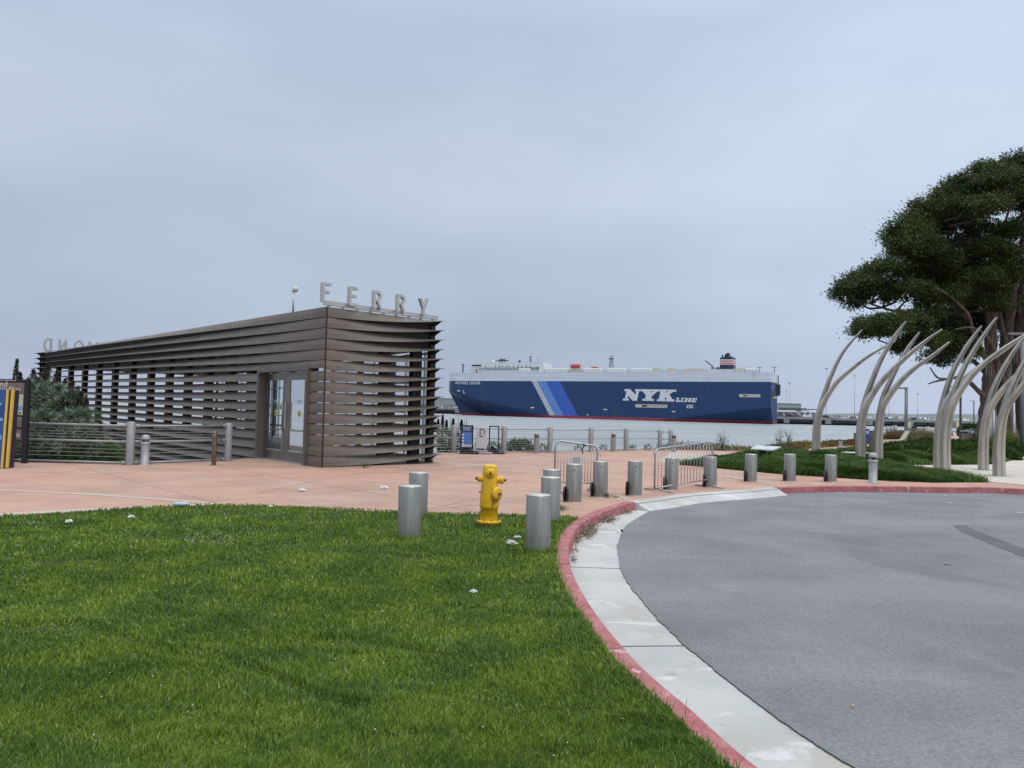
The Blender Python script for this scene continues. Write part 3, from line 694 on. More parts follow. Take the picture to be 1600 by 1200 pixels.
# door portal
pf = MB(); OUT = .10; IN = -.26
def boxL(b, s0, s1, z0, z1, o0, o1, mi=0):
    vs = [onL(s, z, o) for z in (z0, z1) for s, o in ((s0, o0), (s1, o0), (s1, o1), (s0, o1))]
    b.add(vs, [(0,1,2,3), (4,5,6,7), (0,1,5,4), (1,2,6,5), (2,3,7,6), (3,0,4,7)], mi)
boxL(pf, D0, D0+.10, -.02, DT, IN, OUT); boxL(pf, D1-.10, D1, -.12, DT, IN, OUT); boxL(pf, D0+.10, D1-.10, DT-.10, DT, IN, OUT)
pf.build('door_portal', BRD, bld)
DB = mat('polished bronze door', (.17, .155, .14), .3, .7, c2=(.24, .22, .20), scale=2)
sA, sB = D0+.12, D1-.12; mid = (sA+sB)/2+.08
for k, (a, b_) in enumerate(((sA, mid), (mid+.01, sB))):
    d = MB(); o0, o1 = -.20, -.15; st = .19
    boxL(d, a, a+st, .02, DT-.12, o0, o1); boxL(d, b_-st, b_, .02, DT-.12, o0, o1)
    boxL(d, a+st, b_-st, .02, .30, o0, o1); boxL(d, a+st, b_-st, DT-.34, DT-.12, o0, o1)
    boxL(d, a+st, b_-st, .30, .33, o0, o1+.012, 1); boxL(d, a+st-.0, a+st+.02, .33, DT-.34, o0, o1+.012, 1)
    dl = d.build('door_leaf', [DB, ALU], bld)
    g_ = MB(); g_.add([onL(a+st, .33, -.175), onL(b_-st, .33, -.175), onL(b_-st, DT-.34, -.175), onL(a+st, DT-.34, -.175)], [(0,1,2,3)]); g_.build('door_glass', GL, dl)
    h = MB(); hs = mid+(.10 if k else -.10)
    far = b_-.12 if k else a+.12
    h.tube([onL(hs, 1.75, -.08), onL(hs, .98, -.08), onL(hs+(.06 if k else -.06), .93, -.08), onL(far, .93, -.08)], .018, 8)
    h.tube([onL(hs, 1.45, -.15), onL(hs, 1.45, -.08)], .012, 6); h.tube([onL(far, .93, -.15), onL(far, .93, -.08)], .012, 6)
    h.build('door_handle', STEEL, dl)
    pb_ = MB(); boxL(pb_, a+st, b_-st, 1.02, 1.07, -.26, -.22); pb_.build('push_bar', BLK, dl)
    cs = (a+b_)/2
    dec = MB(); ring = [(math.cos(t*math.pi/12)*.085, math.sin(t*math.pi/12)*.10) for t in range(24)]
    dec.prism(ring, lambda x, y, t: onL(cs+x, 1.42+y, t), -.172, -.168); dec.build('door_sticker', mat('yellow sticker', (.42, .42, .05), .6), dl)
    d2 = MB(); boxL(d2, cs-.06, cs+.06, 1.40, 1.43, -.1675, -.165); d2.build('sticker_label', mat('grey sticker', (.12, .15, .2), .6), dl)
for nm, (a, b_) in zip(('EXIT', 'ONLY'), ((sA, mid), (mid, sB))):
    cs = (a+b_)/2
    text_mesh(nm, .15, lambda x, y, t: onL(cs-x, 1.72+y, -.170+t), mat('frosted lettering', (.42, .50, .52), .7), 'door_lettering', bld, .001, 'CENTER')
boxt = MB(); boxL(boxt, D0+.10, D1-.10, -.0, .018, IN, OUT, 0); boxt.build('threshold', ALU, bld)

# rooftop letters: FERRY on a beam over the right face
sg = thing('rooftop_sign', WS+Vector((0, 0, ZT)), 'aluminium FERRY letters standing on a rail along the near roof edge', 'sign')
ms = MB(); ms.bar(onR(-.06, 4.47, -.02), onR(WID+.02, 4.47, -.02), .10, .12)
ms.build('rail', ALU, sg)
for k in range(9): MB().box(onR(.1+k*.47, 4.385, -.05), (.06, .06, .05), rz=rzr).build('bracket', ALU, sg)
def solve(fn, u, z):
    lo, hi = -1, 40
    for _ in range(50):
        m_ = (lo+hi)/2
        if (PJ(fn(m_, z))[0] < u) == (PJ(fn(39, z))[0] > PJ(fn(0, z))[0]): lo = m_
        else: hi = m_
    return (lo+hi)/2
for ch, u in zip('FERRY', (499.5, 541.5, 579.5, 616.5, 652)):
    s = solve(onR, u, 4.6); b = MB(); glyph(b, ch, .52, .155, lambda x, y, t: onR(s+x, 4.47+y, .085+t), -.05, .05); b.build('letter', ALU, sg)
# RICHMOND over the far end, seen from behind
s2 = thing('rooftop_sign', WS+WU*LEN+Vector((0, 0, ZT)), 'far rooftop letters seen from behind and reading backwards, at the left end of the shelter', 'sign')
def onE(s, z, o=0): return WS+WU*(LEN-.15)+WV*s+WU*o+Vector((0, 0, z))
MB().bar(onE(.1, 4.42), onE(7, 4.42), .1, .08).build('rail', ALU, s2)
for i, ch in enumerate('DNOMHCIR'):
    wd_ = GLY[ch][0]*.70; s = .12+i*.83
    b = MB(); glyph(b, ch, .70, .17, lambda x, y, t: onE(s+wd_-x, 4.46+y*1.15, t), -.05, .05); b.build('letter', ALU, s2)
# camera / sensor mast on the roof
p = onL(2.62, 4.34, -.35); cm = thing('roof_sensor', p, 'short pole with a round pale sensor head on the shelter roof', 'sensor')
MB().tube([p, p+Vector((0, 0, .78))], .028, 8).lathe([(.001, 0), (.06, 0), (.06, .03), (.03, .05)], p, 10).build('pole', ALU, cm)
hd = MB(); hd.lathe([(.001, -.09), (.05, -.075), (.085, -.02), (.085, .03), (.05, .08), (.001, .09)], p+Vector((.055, 0, .80)), 14); hd.tube([p+Vector((-.05, 0, .73)), p+Vector((.05, 0, .79))], .03, 8); hd.build('sensor_head', mat('offwhite plastic', (.55, .54, .5), .5), cm)

# ================================================================ BOLLARDS
def bollard_proto(disc, label, loc, h=.68, r_=.150, group='stainless steel bollards'):
    t = thing('steel_bollard', loc, label, 'bollard', group)
    b = MB(); x, y, z = loc
    b.lathe([(r_, -.02), (r_, h-.006), (r_-.005, h)], loc, 40); b.build('post', STEEL, t)
    c = MB(); c.lathe([(r_-.005, h), (r_-.005, h+.004), (r_-.005, h+.004), (.001, h+.006)], loc, 40); c.build('cap', mat('bollard cap', (.50, .50, .48), .5, .5, c2=(.58, .58, .56), scale=8), t)
    if disc:
        d = MB(); mtx = Matrix.Rotation(R(90), 3, 'Y'); mtx = Matrix.Rotation(R(-14), 3, 'Z')@mtx
        d.lathe([(.001, -.012), (.14, -.012), (.14, -.012), (.14, .012), (.14, .012), (.001, .012)], Vector(loc)+Vector((-r_-.02, -.01, .145)), 28, mtx=mtx)
        d.build('cover_plate', mat('black cover plate', (.03, .03, .033), .5, .4), t)
        k = MB(); k.lathe([(.012, 0), (.012, .006), (.001, .006)], Vector(loc)+Vector((.0, -r_-.001, h-.1)), 10, mtx=Matrix.Rotation(R(90), 3, 'X')); k.build('lock', BLK, t)
    f = MB(); f.lathe([(r_+.02, .002), (r_+.02, .008), (r_-.01, .008)], loc, 32); f.build('base_ring', ALU, t)
    return t
def place_copy(proto, loc, label, rz=0, sc=1):
    o = copy_tree(proto); o.location = loc; o.rotation_euler.z = rz; o.scale = (sc, sc, sc); o['label'] = label; return o
A_ = [(639, 843, 'brushed steel bollard in the lawn left of the hydrant, the nearer of the two'),
      (652.5, 808, 'steel bollard half hidden behind the near left lawn bollard'),
      (840, 863, 'largest nearest steel bollard in the lawn, right of the hydrant and beside the red kerb'),
      (859.5, 817, 'steel bollard just behind the nearest right lawn bollard'),
      (861, 797, 'rearmost steel bollard of the row of three right of the hydrant, mostly hidden')]
b0 = None
for k, (u, v, lab) in enumerate(A_):
    loc = G(u, v-1); 
    if b0 is None: b0 = bollard_proto(False, lab, loc); t = b0
    else: t = place_copy(b0, loc, lab, rz=k*1.3)
B_ = [(896, 784, 'steel bollard with black side plate, leftmost in front of the small barricade'),
      (937.5, 776, 'steel bollard with black side plate at the right end of the small barricade'),
      (991.5, 774, 'steel bollard standing alone in the gap between the two barricades'),
      (1048.5, 765, 'steel bollard in front of the left part of the wide barricade'),
      (1109.5, 761, 'steel bollard by the right end of the wide barricade, scratched front'),
      (1173, 752.5, 'first steel bollard right of the barricades, before the green mound'),
      (1234, 751.5, 'steel bollard in front of the mound, under the first arch'),
      (1298, 752.5, 'rightmost steel bollard with side plate, left of the domed lamp post')]
b1 = None
for k, (u, v, lab) in enumerate(B_):
    loc = G(u, v)
    if b1 is None: b1 = bollard_proto(True, lab, loc, h=.70, r_=.148); t = b1
    else: t = place_copy(b1, loc, lab, rz=0)
# worn bronze post by the rail
p = G(334, 727); bz = thing('bronze_post', p, 'slim bronze round post with domed top in front of the end railing post', 'post')
MB().lathe([(.062, 0), (.062, .86), (.055, .895), (.035, .92), (.001, .93)], p, 24).build('post', mat('worn bronze', (.13, .095, .06), .35, .8, c2=(.24, .19, .13), scale=6), bz)
MB().lathe([(.064, .80), (.064, .815)], p, 24).build('band', ALU, bz)

# domed path lamps
GREYP = mat('grey painted metal', (.30, .30, .31), .5, .3, c2=(.36, .36, .37), scale=4)
def path_lamp(loc, label, h=.80, r_=.10):
    t = thing('path_lamp', loc, label, 'lamp post', 'low path lights'); 
    MB().lathe([(r_+.05, .0), (r_+.05, .02), (r_, .022), (r_, .022), (r_, h*.70)], loc, 24).build('post', GREYP, t)
    MB().lathe([(r_+.018, h*.70), (r_+.018, h*.75), (r_+.018, h*.75), (r_*.4, h*.76)], loc, 24).build('collar', GREYP, t)
    MB().lathe([(r_*.62, h*.75), (r_*.62, h*.86)], loc, 20).build('lens', mat('dark lamp lens', (.05, .05, .05), .2), t)
    f = MB()
    for k in range(4):
        a = k*math.pi/2+.5; f.box(Vector(loc)+Vector((math.cos(a)*r_*.85, math.sin(a)*r_*.85, h*.805)), (.02, .02, h*.11), rz=a)
    f.build('louvre_ring', GREYP, t)
    MB().lathe([(r_+.012, h*.845), (r_+.012, h*.87), (r_*.98, h*.93), (r_*.7, h*.975), (r_*.35, h*.995), (.001, h)], loc, 24).build('dome', GREYP, t)
    return t
pl = path_lamp(G(1364, 754.5), 'grey domed path light standing by the kerb in front of the meadow mound', .80, .105)
for u, v, sc, lab in ((226, 726.5, 1.0, 'grey domed path light in front of the left railing'), (1313, 705.5, .85, 'small domed path light half sunk behind the meadow grass'), (678.5, 707, .95, 'domed path light at the right corner of the shelter')):
    place_copy(pl, G(u, v), lab, 0, sc)
# square-cut promenade lights
def prom_lamp(loc, label, h=.78, r_=.11):
    t = thing('path_lamp', loc, label, 'lamp post', 'promenade lights along the waterside railing')
    MB().lathe([(r_, 0), (r_, h*.8)], loc, 20).build('post', mat('promenade post grey', (.29, .28, .275), .55, .2), t)
    MB().lathe([(r_*.8, h*.8), (r_*.8, h*.9)], loc, 20).build('lens', mat('dark lamp lens', (.05, .05, .05), .2), t)
    MB().lathe([(r_, h*.9), (r_, h*.985), (r_*.9, h), (.001, h)], loc, 20).build('cap', MATS['promenade post grey'], t)
    return t
q = prom_lamp(G(838, 708.5), 'round grey promenade light just right of the sign stands')
place_copy(q, G(958, 705.5), 'round grey promenade light midway along the waterside railing'); place_copy(q, G(1052.5, 706.5), 'round grey promenade light at the right end of the waterside railing')

# ================================================================ RAILINGS
RAILG = mat('railing grey', (.27, .27, .275), .5, .3, c2=(.32, .32, .32), scale=4)
CABLE = mat('steel cable', (.35, .35, .34), .4, .7)
def rail_run(t, A, B, hts=(1.02, .60, .05), cabs=(.92, .84, .77, .70, .50, .40, .30, .20), rr_=.03, both=True):
    A = Vector(A); B = Vector(B)
    for h in hts:
        b = MB(); b.tube([A+Vector((0, 0, h)), B+Vector((0, 0, h))], rr_, 8)
        d = (B-A).normalized()
        for P_ in (A+d*.16, B-d*.16): b.lathe([(rr_*1.6, -.05), (rr_*1.6, .05)], P_+Vector((0, 0, h)), 8, mtx=d.to_track_quat('Z', 'Y').to_matrix())
        b.build('rail', RAILG, t)
    for h in cabs:
        b = MB(); b.tube([A+Vector((0, 0, h)), B+Vector((0, 0, h))], .006, 5, cap=False); b.build('cable', CABLE, t)
def rail_post(t, P_, h=1.08, r_=.105):
    MB().lathe([(r_, 0), (r_, h-.03), (r_-.02, h-.005), (r_*.5, h), (.001, h)], P_, 22).build('post', RAILG, t)
t = thing('cable_railing', G(203, 727), 'grey cable railing with two thick posts in front of the bush and shelter, at left', 'railing')
P1, P2 = G(202.5, 726.5), G(356, 720.5)
PL = Vector((G(36, 720).x, P1.y+.15, 0)); PLL = PL+Vector((-3.5, .1, 0))
rail_post(t, P1, 1.13); rail_post(t, P2, 1.10, .10)
rail_run(t, PL, P1); rail_run(t, P1, P2); rail_run(t, PLL, PL)
t = thing('cable_railing', G(859, 707), 'grey cable railing along the water in front of the moored ship', 'railing')
PX = [(620, 706.5), (708.5, 707), (787, 708), (859, 707), (923, 706), (978, 704), (1031, 703.3), (1048, 703.2)]
PW = [G(*p) for p in PX]
hs = [1.0, 1.0, 1.0, .98, .97, .94, .90, .90]
for p, h in zip(PW[1:], hs[1:]): rail_post(t, p, h+.05, .105)
for a, b_, h in zip(PW, PW[1:], hs): rail_run(t, a, b_, (h*.93, h*.55, h*.06), tuple(h*x for x in (.84, .76, .68, .61, .46, .37, .28, .19)), .018)

# ================================================================ BARRICADES
GALV = mat('galvanised tube', (.33, .34, .35), .45, .6, c2=(.42, .43, .44), scale=5)
def barricade(A, B, hA, hB, label, nb, plate=False):
    A = Vector(A); B = Vector(B); t = thing('crowd_barricade', (A+B)/2, label, 'barricade', 'galvanised crowd barricades'); HA, HB_, zA, zB = hA
    d = (B-A).normalized(); L_ = (B-A).length; z = Vector((0, 0, 1)); r_ = .12; zb = .17; H = 1.0
    def zt_(P_): f = (P_-A).dot(d)/L_; return HA+(HB_-HA)*f
    def zl_(P_): f = (P_-A).dot(d)/L_; return zA+(zB-zA)*f
    fr = MB(); pts = [A+z*zA, A+z*(HA-r_)]
    pts += [A+d*(r_-r_*math.cos(a))+z*(zt_(A)-r_+r_*math.sin(a)) for a in (.4, .8, 1.2, 1.57)]
    pts += [B-d*(r_-r_*math.cos(a))+z*(zt_(B)-r_+r_*math.sin(a)) for a in (1.57, 1.2, .8, .4)]
    pts += [B+z*(HB_-r_), B+z*zB]; fr.tube(pts, .021, 10); fr.tube([A+z*(zA+.02), B+z*(zB+.02)], .018, 8); fr.build('frame', GALV, t)
    for k in range(nb):
        p = A+d*(L_*(k+1)/(nb+1)); MB().tube([p+z*(zl_(p)+.02), p+z*(zt_(p)-.01)], .008, 6).build('bar', GALV, t)
    nrm_ = Vector((-d.y, d.x, 0))
    for P_ in (A+d*.12, B-d*.12):
        f = MB(); f.tube([P_-nrm_*.38+z*.02, P_-nrm_*.10+z*.04, P_+z*max(.05, zl_(P_)), P_+nrm_*.10+z*.04, P_+nrm_*.38+z*.02], .018, 8)
        f.build('foot', GALV, t)
    for zz in (.35, .80): MB().tube([B+z*zz, B+d*.07+z*zz, B+d*.07+z*(zz-.05)], .010, 6).build('hook', GALV, t); MB().lathe([(.03, 0), (.03, .02)], A+z*zz-d*.03, 10).build('loop', GALV, t)
    if plate:
        pl_ = MB(); m_ = A+d*L_*.50; pl_.box(m_-nrm_*.03+z*.62, (.17, .008, .22), rz=math.atan2(d.y, d.x)); pl_.build('plate', mat('pale plate', (.32, .36, .38), .5), t)
        st = MB(); m2 = A+d*L_*.66; st.tube([m2+z*1.03, m2+Vector((.02,-.02,.98)), m2+Vector((-.02,-.02,.88)), m2+z*.80], .012, 6); st.tube([m2+z*1.0+Vector((-.05,0,0)), m2+z*.96+Vector((.06,0,0))], .01, 6); st.build('strap', BLK, t)
    return t
a = G(866, 765); b_ = G(932, 757); a.z = b_.z = 0
barricade(G(866, 768), G(932, 769), (1.06, .98, .17, .17), 1, 'small grey barricade standing at an angle behind the leftmost plate bollards', 13, True)
barricade(G(1022.5, 768), G(1112, 761), (.92, 1.05, .05, .17), 1, 'wide grey barricade receding to the right across the landing', 17)
# ================================================================ HYDRANT
YEL = mat('yellow hydrant paint', (.68, .37, .008), .38, c2=(.76, .44, .012), scale=7, bump=.15, bscale=14, fine=.06, finescale=60)
stain(YEL, (.45, .30, .03), 9, .55, .68, (1, 1, .6), .6, 0, 8); stain(YEL, (.12, .07, .03), 26, .66, .70, (1, 1, .5), .85, 0, 6)
RUST = mat('rusty iron', (.10, .055, .03), .8, c2=(.20, .12, .06), scale=25, bump=.5, bscale=60)
def hydrant(p):
    t = thing('fire_hydrant', p, 'yellow three-outlet fire hydrant standing in the lawn between the steel bollards', 'fire hydrant')
    p = Vector(p); S = .90/.96
    def Z(h): return h*S
    b = MB()
    b.lathe([(.125, Z(.12)), (.122, Z(.30)), (.136, Z(.31)), (.136, Z(.31)), (.138, Z(.34)), (.130, Z(.50)), (.120, Z(.66)), (.108, Z(.78)), (.102, Z(.88)), (.100, Z(.925)), (.092, Z(.95)), (.070, Z(.963)), (.001, Z(.968))], p, 36)
    b.build('barrel', YEL, t)
    f = MB(); f.lathe([(.125, Z(.125)), (.165, Z(.125)), (.172, Z(.118)), (.172, Z(.09)), (.165, Z(.083))], p, 36); f.build('flange', YEL, t)
    f = MB(); f.lathe([(.165, Z(.083)), (.160, Z(.03)), (.150, Z(0))], p, 36); f.build('base_flange', RUST, t)
    for k in range(8):
        a = k*math.pi/4+.3; c = p+Vector((math.cos(a)*.148, math.sin(a)*.148, Z(.125)))
        MB().lathe([(.014, 0), (.014, .014), (.014, .014), (.006, .016), (.006, .022), (.001, .022)], c, 6, smooth=False).build('bolt', RUST, t)
    def outlet(az, h, tilt, r1, ln, capr, ncap, name):
        d = Vector((math.sin(az), -math.cos(az), tilt)).normalized(); mtx = d.to_track_quat('Z', 'Y').to_matrix(); c = p+Vector((0, 0, Z(h)))
        MB().lathe([(r1*1.25, .02), (r1*1.12, ln*.6), (r1, ln*.78), (r1*1.05, ln)], c, 24, mtx=mtx).build('outlet', YEL, t)
        o = MB().lathe([(capr, ln), (capr*1.06, ln+.006), (capr*1.06, ln+.03), (capr*.9, ln+.045), (capr*.9, ln+.045), (capr*.55, ln+.052), (.001, ln+.054)], c, 24, mtx=mtx).build(name, YEL, t)
        nb_ = MB(); nb_.lathe([(.024, ln+.05), (.020, ln+.085), (.020, ln+.085), (.001, ln+.085)], c, 5, mtx=mtx, smooth=False); nb_.build('operating_nut', RUST, o)
        ch = c+d*(ln+.055); 
        return o
    outlet(R(4), .84, 0, .052, .082, .066, 5, 'cap')          # front high outlet
    outlet(R(-82), .735, .08, .040, .125, .045, 5, 'cap')
    outlet(R(88), .735, -.02, .045, .150, .055, 5, 'cap')
    outlet(R(52), .53, 0, .078, .120, .098, 5, 'cap')         # big pumper outlet
    c = MB(); d = Vector((math.sin(R(52)), -math.cos(R(52)), 0)); s0 = p+d*.175+Vector((0, 0, Z(.50)))
    c.tube([s0+Vector((.0, -.02, .02)), s0+Vector((-.02, -.04, -.05)), s0+Vector((-.06, -.03, -.10)), s0+Vector((-.10, .0, -.06))], .006, 6); c.build('chain', RUST, t)
    r_ = MB(); r_.tube([p+Vector((.055, -.125, Z(.52))), p+Vector((.052, -.133, Z(.40))), p+Vector((.055, -.138, Z(.34)))], .005, 6); r_.tube([p+Vector((.022, -.105, Z(.76))), p+Vector((.03, -.119, Z(.60)))], .0035, 6); r_.build('rust_streak', RUST, t)
    k = MB(); k.tube([p+Vector((-.12, -.02, Z(.535))), p+Vector((-.15, -.03, Z(.545)))], .010, 8); k.build('drain_plug', RUST, t)
    return t
hydrant(G(763.5, 825))

# ================================================================ LEFT SIGNS
BLKP = mat('black sign frame', (.010, .010, .014), .45)
def facing(P): 
    d = Vector((P.x, P.y, 0)).normalized(); return Vector((d.y, -d.x, 0)), -d    # right, towards the viewer
Pb = G(38, 724); Rr = Vector((1, .02, 0)).normalized(); Fw = Vector((.02, -1, 0)).normalized()
ib = thing('information_board', Pb, 'black framed information board with brown headers and a map, behind the blue stand', 'sign')
def IB(x, z, o=0): return Pb+Rr*x+Fw*o+Vector((0, 0, z))
def IBbox(b, x0, x1, z0, z1, o0, o1, mi=0):
    vs = [IB(x, z, o) for z in (z0, z1) for x, o in ((x0, o0), (x1, o0), (x1, o1), (x0, o1))]
    b.add(vs, [(0,1,2,3), (4,5,6,7), (0,1,5,4), (1,2,6,5), (2,3,7,6), (3,0,4,7)], mi)
pxz = lambda v: EYE+(horizon(20)-v)*Pb.y/1200
for x0, x1 in ((-.055, .055), (-1.75, -1.64)):
    b = MB(); IBbox(b, x0, x1, 0, pxz(592.5), -.05, .05); b.build('post', BLKP, ib)
b = MB(); IBbox(b, -1.64, -.055, pxz(686), pxz(592.5), -.03, .012); b.build('panel', BLKP, ib)
BRN = mat('brown header', (.17, .125, .11), .6); 
def pan(nm, x0, x1, v0, v1, m, o=.02):
    b = MB(); IBbox(b, x0, x1, pxz(v1), pxz(v0), .005, o); return b.build(nm, m, ib)
pan('header', -1.6, -.075, 598, 614.5, BRN); pan('map', -.62, -.09, 615.5, 648, mat('map paper', (.42, .46, .34), .6, c2=(.50, .52, .38), scale=5))
pan('map_water', -.60, -.10, 634.5, 640, mat('map water', (.16, .30, .50), .6), .024)
pan('photo_panel', -.55, -.10, 651, 667, mat('photo panel', (.10, .085, .065), .6, c2=(.22, .18, .14), scale=4)); pan('caption_panel', -.62, -.10, 670.5, 685.5, BRN)
WHT = mat('white lettering', (.6, .6, .58), .7)
text_mesh('Richmond', .20, lambda x, y, t: IB(-.50+x, pxz(604.5)+y, .022+t), WHT, 'lettering', ib, .002, 'RIGHT')
text_mesh('Ferry Plaza', .15, lambda x, y, t: IB(-.17+x, pxz(610.6)+y, .022+t), WHT, 'lettering', ib, .002, 'RIGHT')
for k, (v, x0) in enumerate(((677, -.36), (680, -.42))): pan('caption_line', x0, -.14, v, v+1.3, WHT, .024)
for k in range(4): pan('map_key', -.58+k*.13, -.52+k*.13, 644, 646, BLK, .024)
pan('header_line', -1.2, -.30, 594.2, 594.9, WHT, .02)
# blue leaning stand with yellow edges
Pk = G(2, 732); 
def AF(u, v): return AT(u, v, Pk.y+(732-v)*.0012)
kk = thing('display_stand', Pk, 'dark blue display stand with yellow edges at the left frame edge', 'sign')
def slab4(b, px, dy, mi=0, y0=0):
    a = [AF(u, v)+Vector((0, y0, 0)) for u, v in px]; c = [p+Vector((0, dy, 0)) for p in a]
    b.add(a+c, [(0,1,2,3), (7,6,5,4), (0,1,5,4), (1,2,6,5), (2,3,7,6), (3,0,4,7)], mi)
YS = mat('yellow edge', (.62, .42, .06), .5); BLU = mat('stand blue', (.012, .045, .20), .5, c2=(.05, .13, .32), scale=1.1)
b = MB(); slab4(b, [(-40, 732), (2, 731), (11.5, 608.5), (-30, 608)], .05); b.build('panel', BLU, kk)
b = MB(); slab4(b, [(1.3, 731), (4.8, 731), (14.0, 609), (10.8, 608.5)], .06, 0, -.012); b.build('edge_trim', YS, kk)
b = MB(); slab4(b, [(4.8, 732.5), (8.6, 731.5), (17.6, 609.5), (14.0, 609)], .30, 0, .01); b.build('side_panel', mat('dark violet side', (.03, .018, .04), .5), kk)
b = MB(); slab4(b, [(8.2, 731), (11.2, 731), (21.0, 608.5), (17.6, 609)], .06, 0, .0); b.build('edge_trim', YS, kk)
for u, v, w_, h_ in ((1, 629, 3, 4), (3, 653, 3, 5), (1, 680, 3, 7)):
    b = MB(); slab4(b, [(u-w_, v+h_), (u+w_/2, v+h_), (u+w_/2+.3, v), (u-w_, v)], .01, 0, -.012); b.build('printed_mark', mat('stand print', (.18, .35, .55), .6), kk)

# ================================================================ SIGN STANDS BY THE RAIL
def stand(px0, px1, vt, vb, label, kind):
    P_ = G((px0+px1)/2, 709); Y = P_.y; t = thing('sign_stand', P_, label, 'sign stand')
    x0 = AT(px0, vb, Y).x; x1 = AT(px1, vb, Y).x; zt = AT(px0, vt, Y).z; zb = AT(px0, vb, Y).z
    def bx(b, a0, a1, z0, z1, o0, o1): b.box(((a0+a1)/2, Y-(o0+o1)/2, (z0+z1)/2), (a1-a0, abs(o1-o0), z1-z0))
    fr = MB(); wd_ = .045
    if kind != 'white':
        bx(fr, x0, x0+wd_, zb-.10, zt, 0, .04); bx(fr, x1-wd_, x1, zb-.10, zt, 0, .04); bx(fr, x0+wd_, x1-wd_, zt-wd_, zt, 0, .04)
        if kind == 'blue': bx(fr, x0+wd_, x1-wd_, zb, zb+wd_, 0, .04)
        fr.build('frame', mat('navy frame', (.01, .014, .035), .45), t)
    if kind == 'blue':
        b = MB(); bx(b, x0+wd_, x1-wd_, zb+.15, zt-wd_, .0, .03); b.build('poster', mat('poster blue', (.07, .17, .48), .5, c2=(.09, .20, .52), scale=3), t)
        b = MB(); bx(b, x0+wd_, x1-wd_, zt-.26, zt-wd_-.02, .03, .034); b.build('poster_header', mat('poster navy', (.03, .06, .20), .5), t)
        b = MB(); bx(b, x0+wd_, x1-wd_, zb+wd_, zb+.15, .0, .03); b.build('poster_footer', mat('poster pale', (.50, .49, .47), .6), t)
        b = MB()
        for k in range(2): bx(b, x0+.10, x1-.10, zt-.14-k*.055, zt-.115-k*.055, .034, .038)
        bx(b, x0+.07, x1-.07, zt-.085, zt-.06, .034, .038)
        b.build('header_lines', mat('poster line', (.40, .45, .6), .6), t)
        for k in range(5):
            b = MB(); b.lathe([(.038, -.004), (.038, .004), (.038, .004), (.001, .004)], (x0+.10, Y-.034, zt-.37-k*.115), 12, mtx=Matrix.Rotation(R(90), 3, 'X')); b.build('icon', mat('icon white', (.6, .63, .7), .6), t)
            b = MB(); bx(b, x0+.17, x1-.08, zt-.375-k*.115, zt-.36-k*.115, .03, .034); b.build('text_line', mat('text line', (.18, .28, .55), .6), t)
    if kind == 'white':
        b = MB(); bx(b, x0, x1, zb, zt, 0, .05); b.build('panel', mat('white sign back', (.52, .52, .54), .5, c2=(.56, .56, .58), scale=2), t)
        b = MB(); cx = (x0+x1)/2+.02; z1 = zt-.04; hw = .09
        bx(b, cx-hw, cx-hw+.028, z1-.30, z1, .05, .056); bx(b, cx-hw+.028, cx+hw*.75, z1-.028, z1, .05, .056); bx(b, cx+hw-.028, cx+hw, z1-.19, z1-.04, .05, .056); bx(b, cx-hw+.028, cx+hw*.5, z1-.30, z1-.272, .05, .056)
        b.bar((cx+hw*.72, Y-.053, z1-.012), (cx+hw-.014, Y-.053, z1-.05), .006, .03, up=(0, 1, 0))
        b.build('handle_slot', BLKP, t)
        bs = mat('pale moulded base', (.33, .32, .38), .6)
    else: bs = mat('black rubber base', (.025, .026, .03), .6)
    b = MB(); e = .14 if kind == 'blue' else .12; bx(b, x0-.02, x1+e+.1, 0.002, .075, -.22, .24)
    b.build('base', bs, t, bevel=.03)
    b = MB(); bx(b, x0+.08, x1-.08, .07, zb+.01, 0, .03); b.build('foot_bracket', BLKP, t)
    b = MB(); b.box(((x0+x1)/2, Y, .11), (x1-x0+.05, .22, .07)); b.build('base_ridge', bs, t, bevel=.03)
    return t
stand(719, 739, 664, 700, 'navy framed stand holding a blue notice with a column of white icons', 'blue')
stand(743.5, 760.5, 668, 700.5, 'blank off-white sign back with dark handle slot between the two framed stands', 'white')
stand(763.5, 779.5, 665, 700, 'empty dark frame stand without a poster, rightmost of the three', 'empty')

# interpretive table sign on the mound
P_ = G(1206, 729); t = thing('interpretive_panel', P_, 'tilted pale information table on two dark blade legs in the grass mound', 'sign')
zt = .88
def tp(u, v, dz=0): return AT(u, v, P_.y)+Vector((0, 0, dz))
cn = [AT(1173, 700.5, P_.y-.45), AT(1207, 703, P_.y-.5), AT(1221, 698, P_.y+.25), AT(1182, 695.5, P_.y+.3)]
b = MB(); b.add(cn+[p+Vector((0, 0, -.035)) for p in cn], [(0,1,2,3), (7,6,5,4), (0,1,5,4), (1,2,6,5), (2,3,7,6), (3,0,4,7)]); b.build('panel', mat('pale panel', (.60, .62, .62), .25, c2=(.42, .45, .48), scale=3), t)
b = MB(); a0 = AT(1191.5, 730, P_.y); a1 = AT(1190, 702.5, P_.y); b.add([a0+Vector((-.0,0,0)), a0+Vector((.09,0,0)), AT(1197.5, 703, P_.y), AT(1186.5, 702.5, P_.y)]+[q_+Vector((.0, .10, 0)) for q_ in (a0, a0+Vector((.09,0,0)), AT(1197.5, 703, P_.y), AT(1186.5, 702.5, P_.y))], [(0,1,2,3), (7,6,5,4), (0,1,5,4), (1,2,6,5), (2,3,7,6), (3,0,4,7)]); b.build('leg', mat('dark steel leg', (.05, .05, .045), .5, .5), t)
b = MB(); b.tube([AT(1194, 730, P_.y), AT(1196, 721, P_.y), AT(1200, 711, P_.y), AT(1207, 703, P_.y)], [.03, .04, .05, .03], 8); b.build('leg', MATS['dark steel leg'], t)

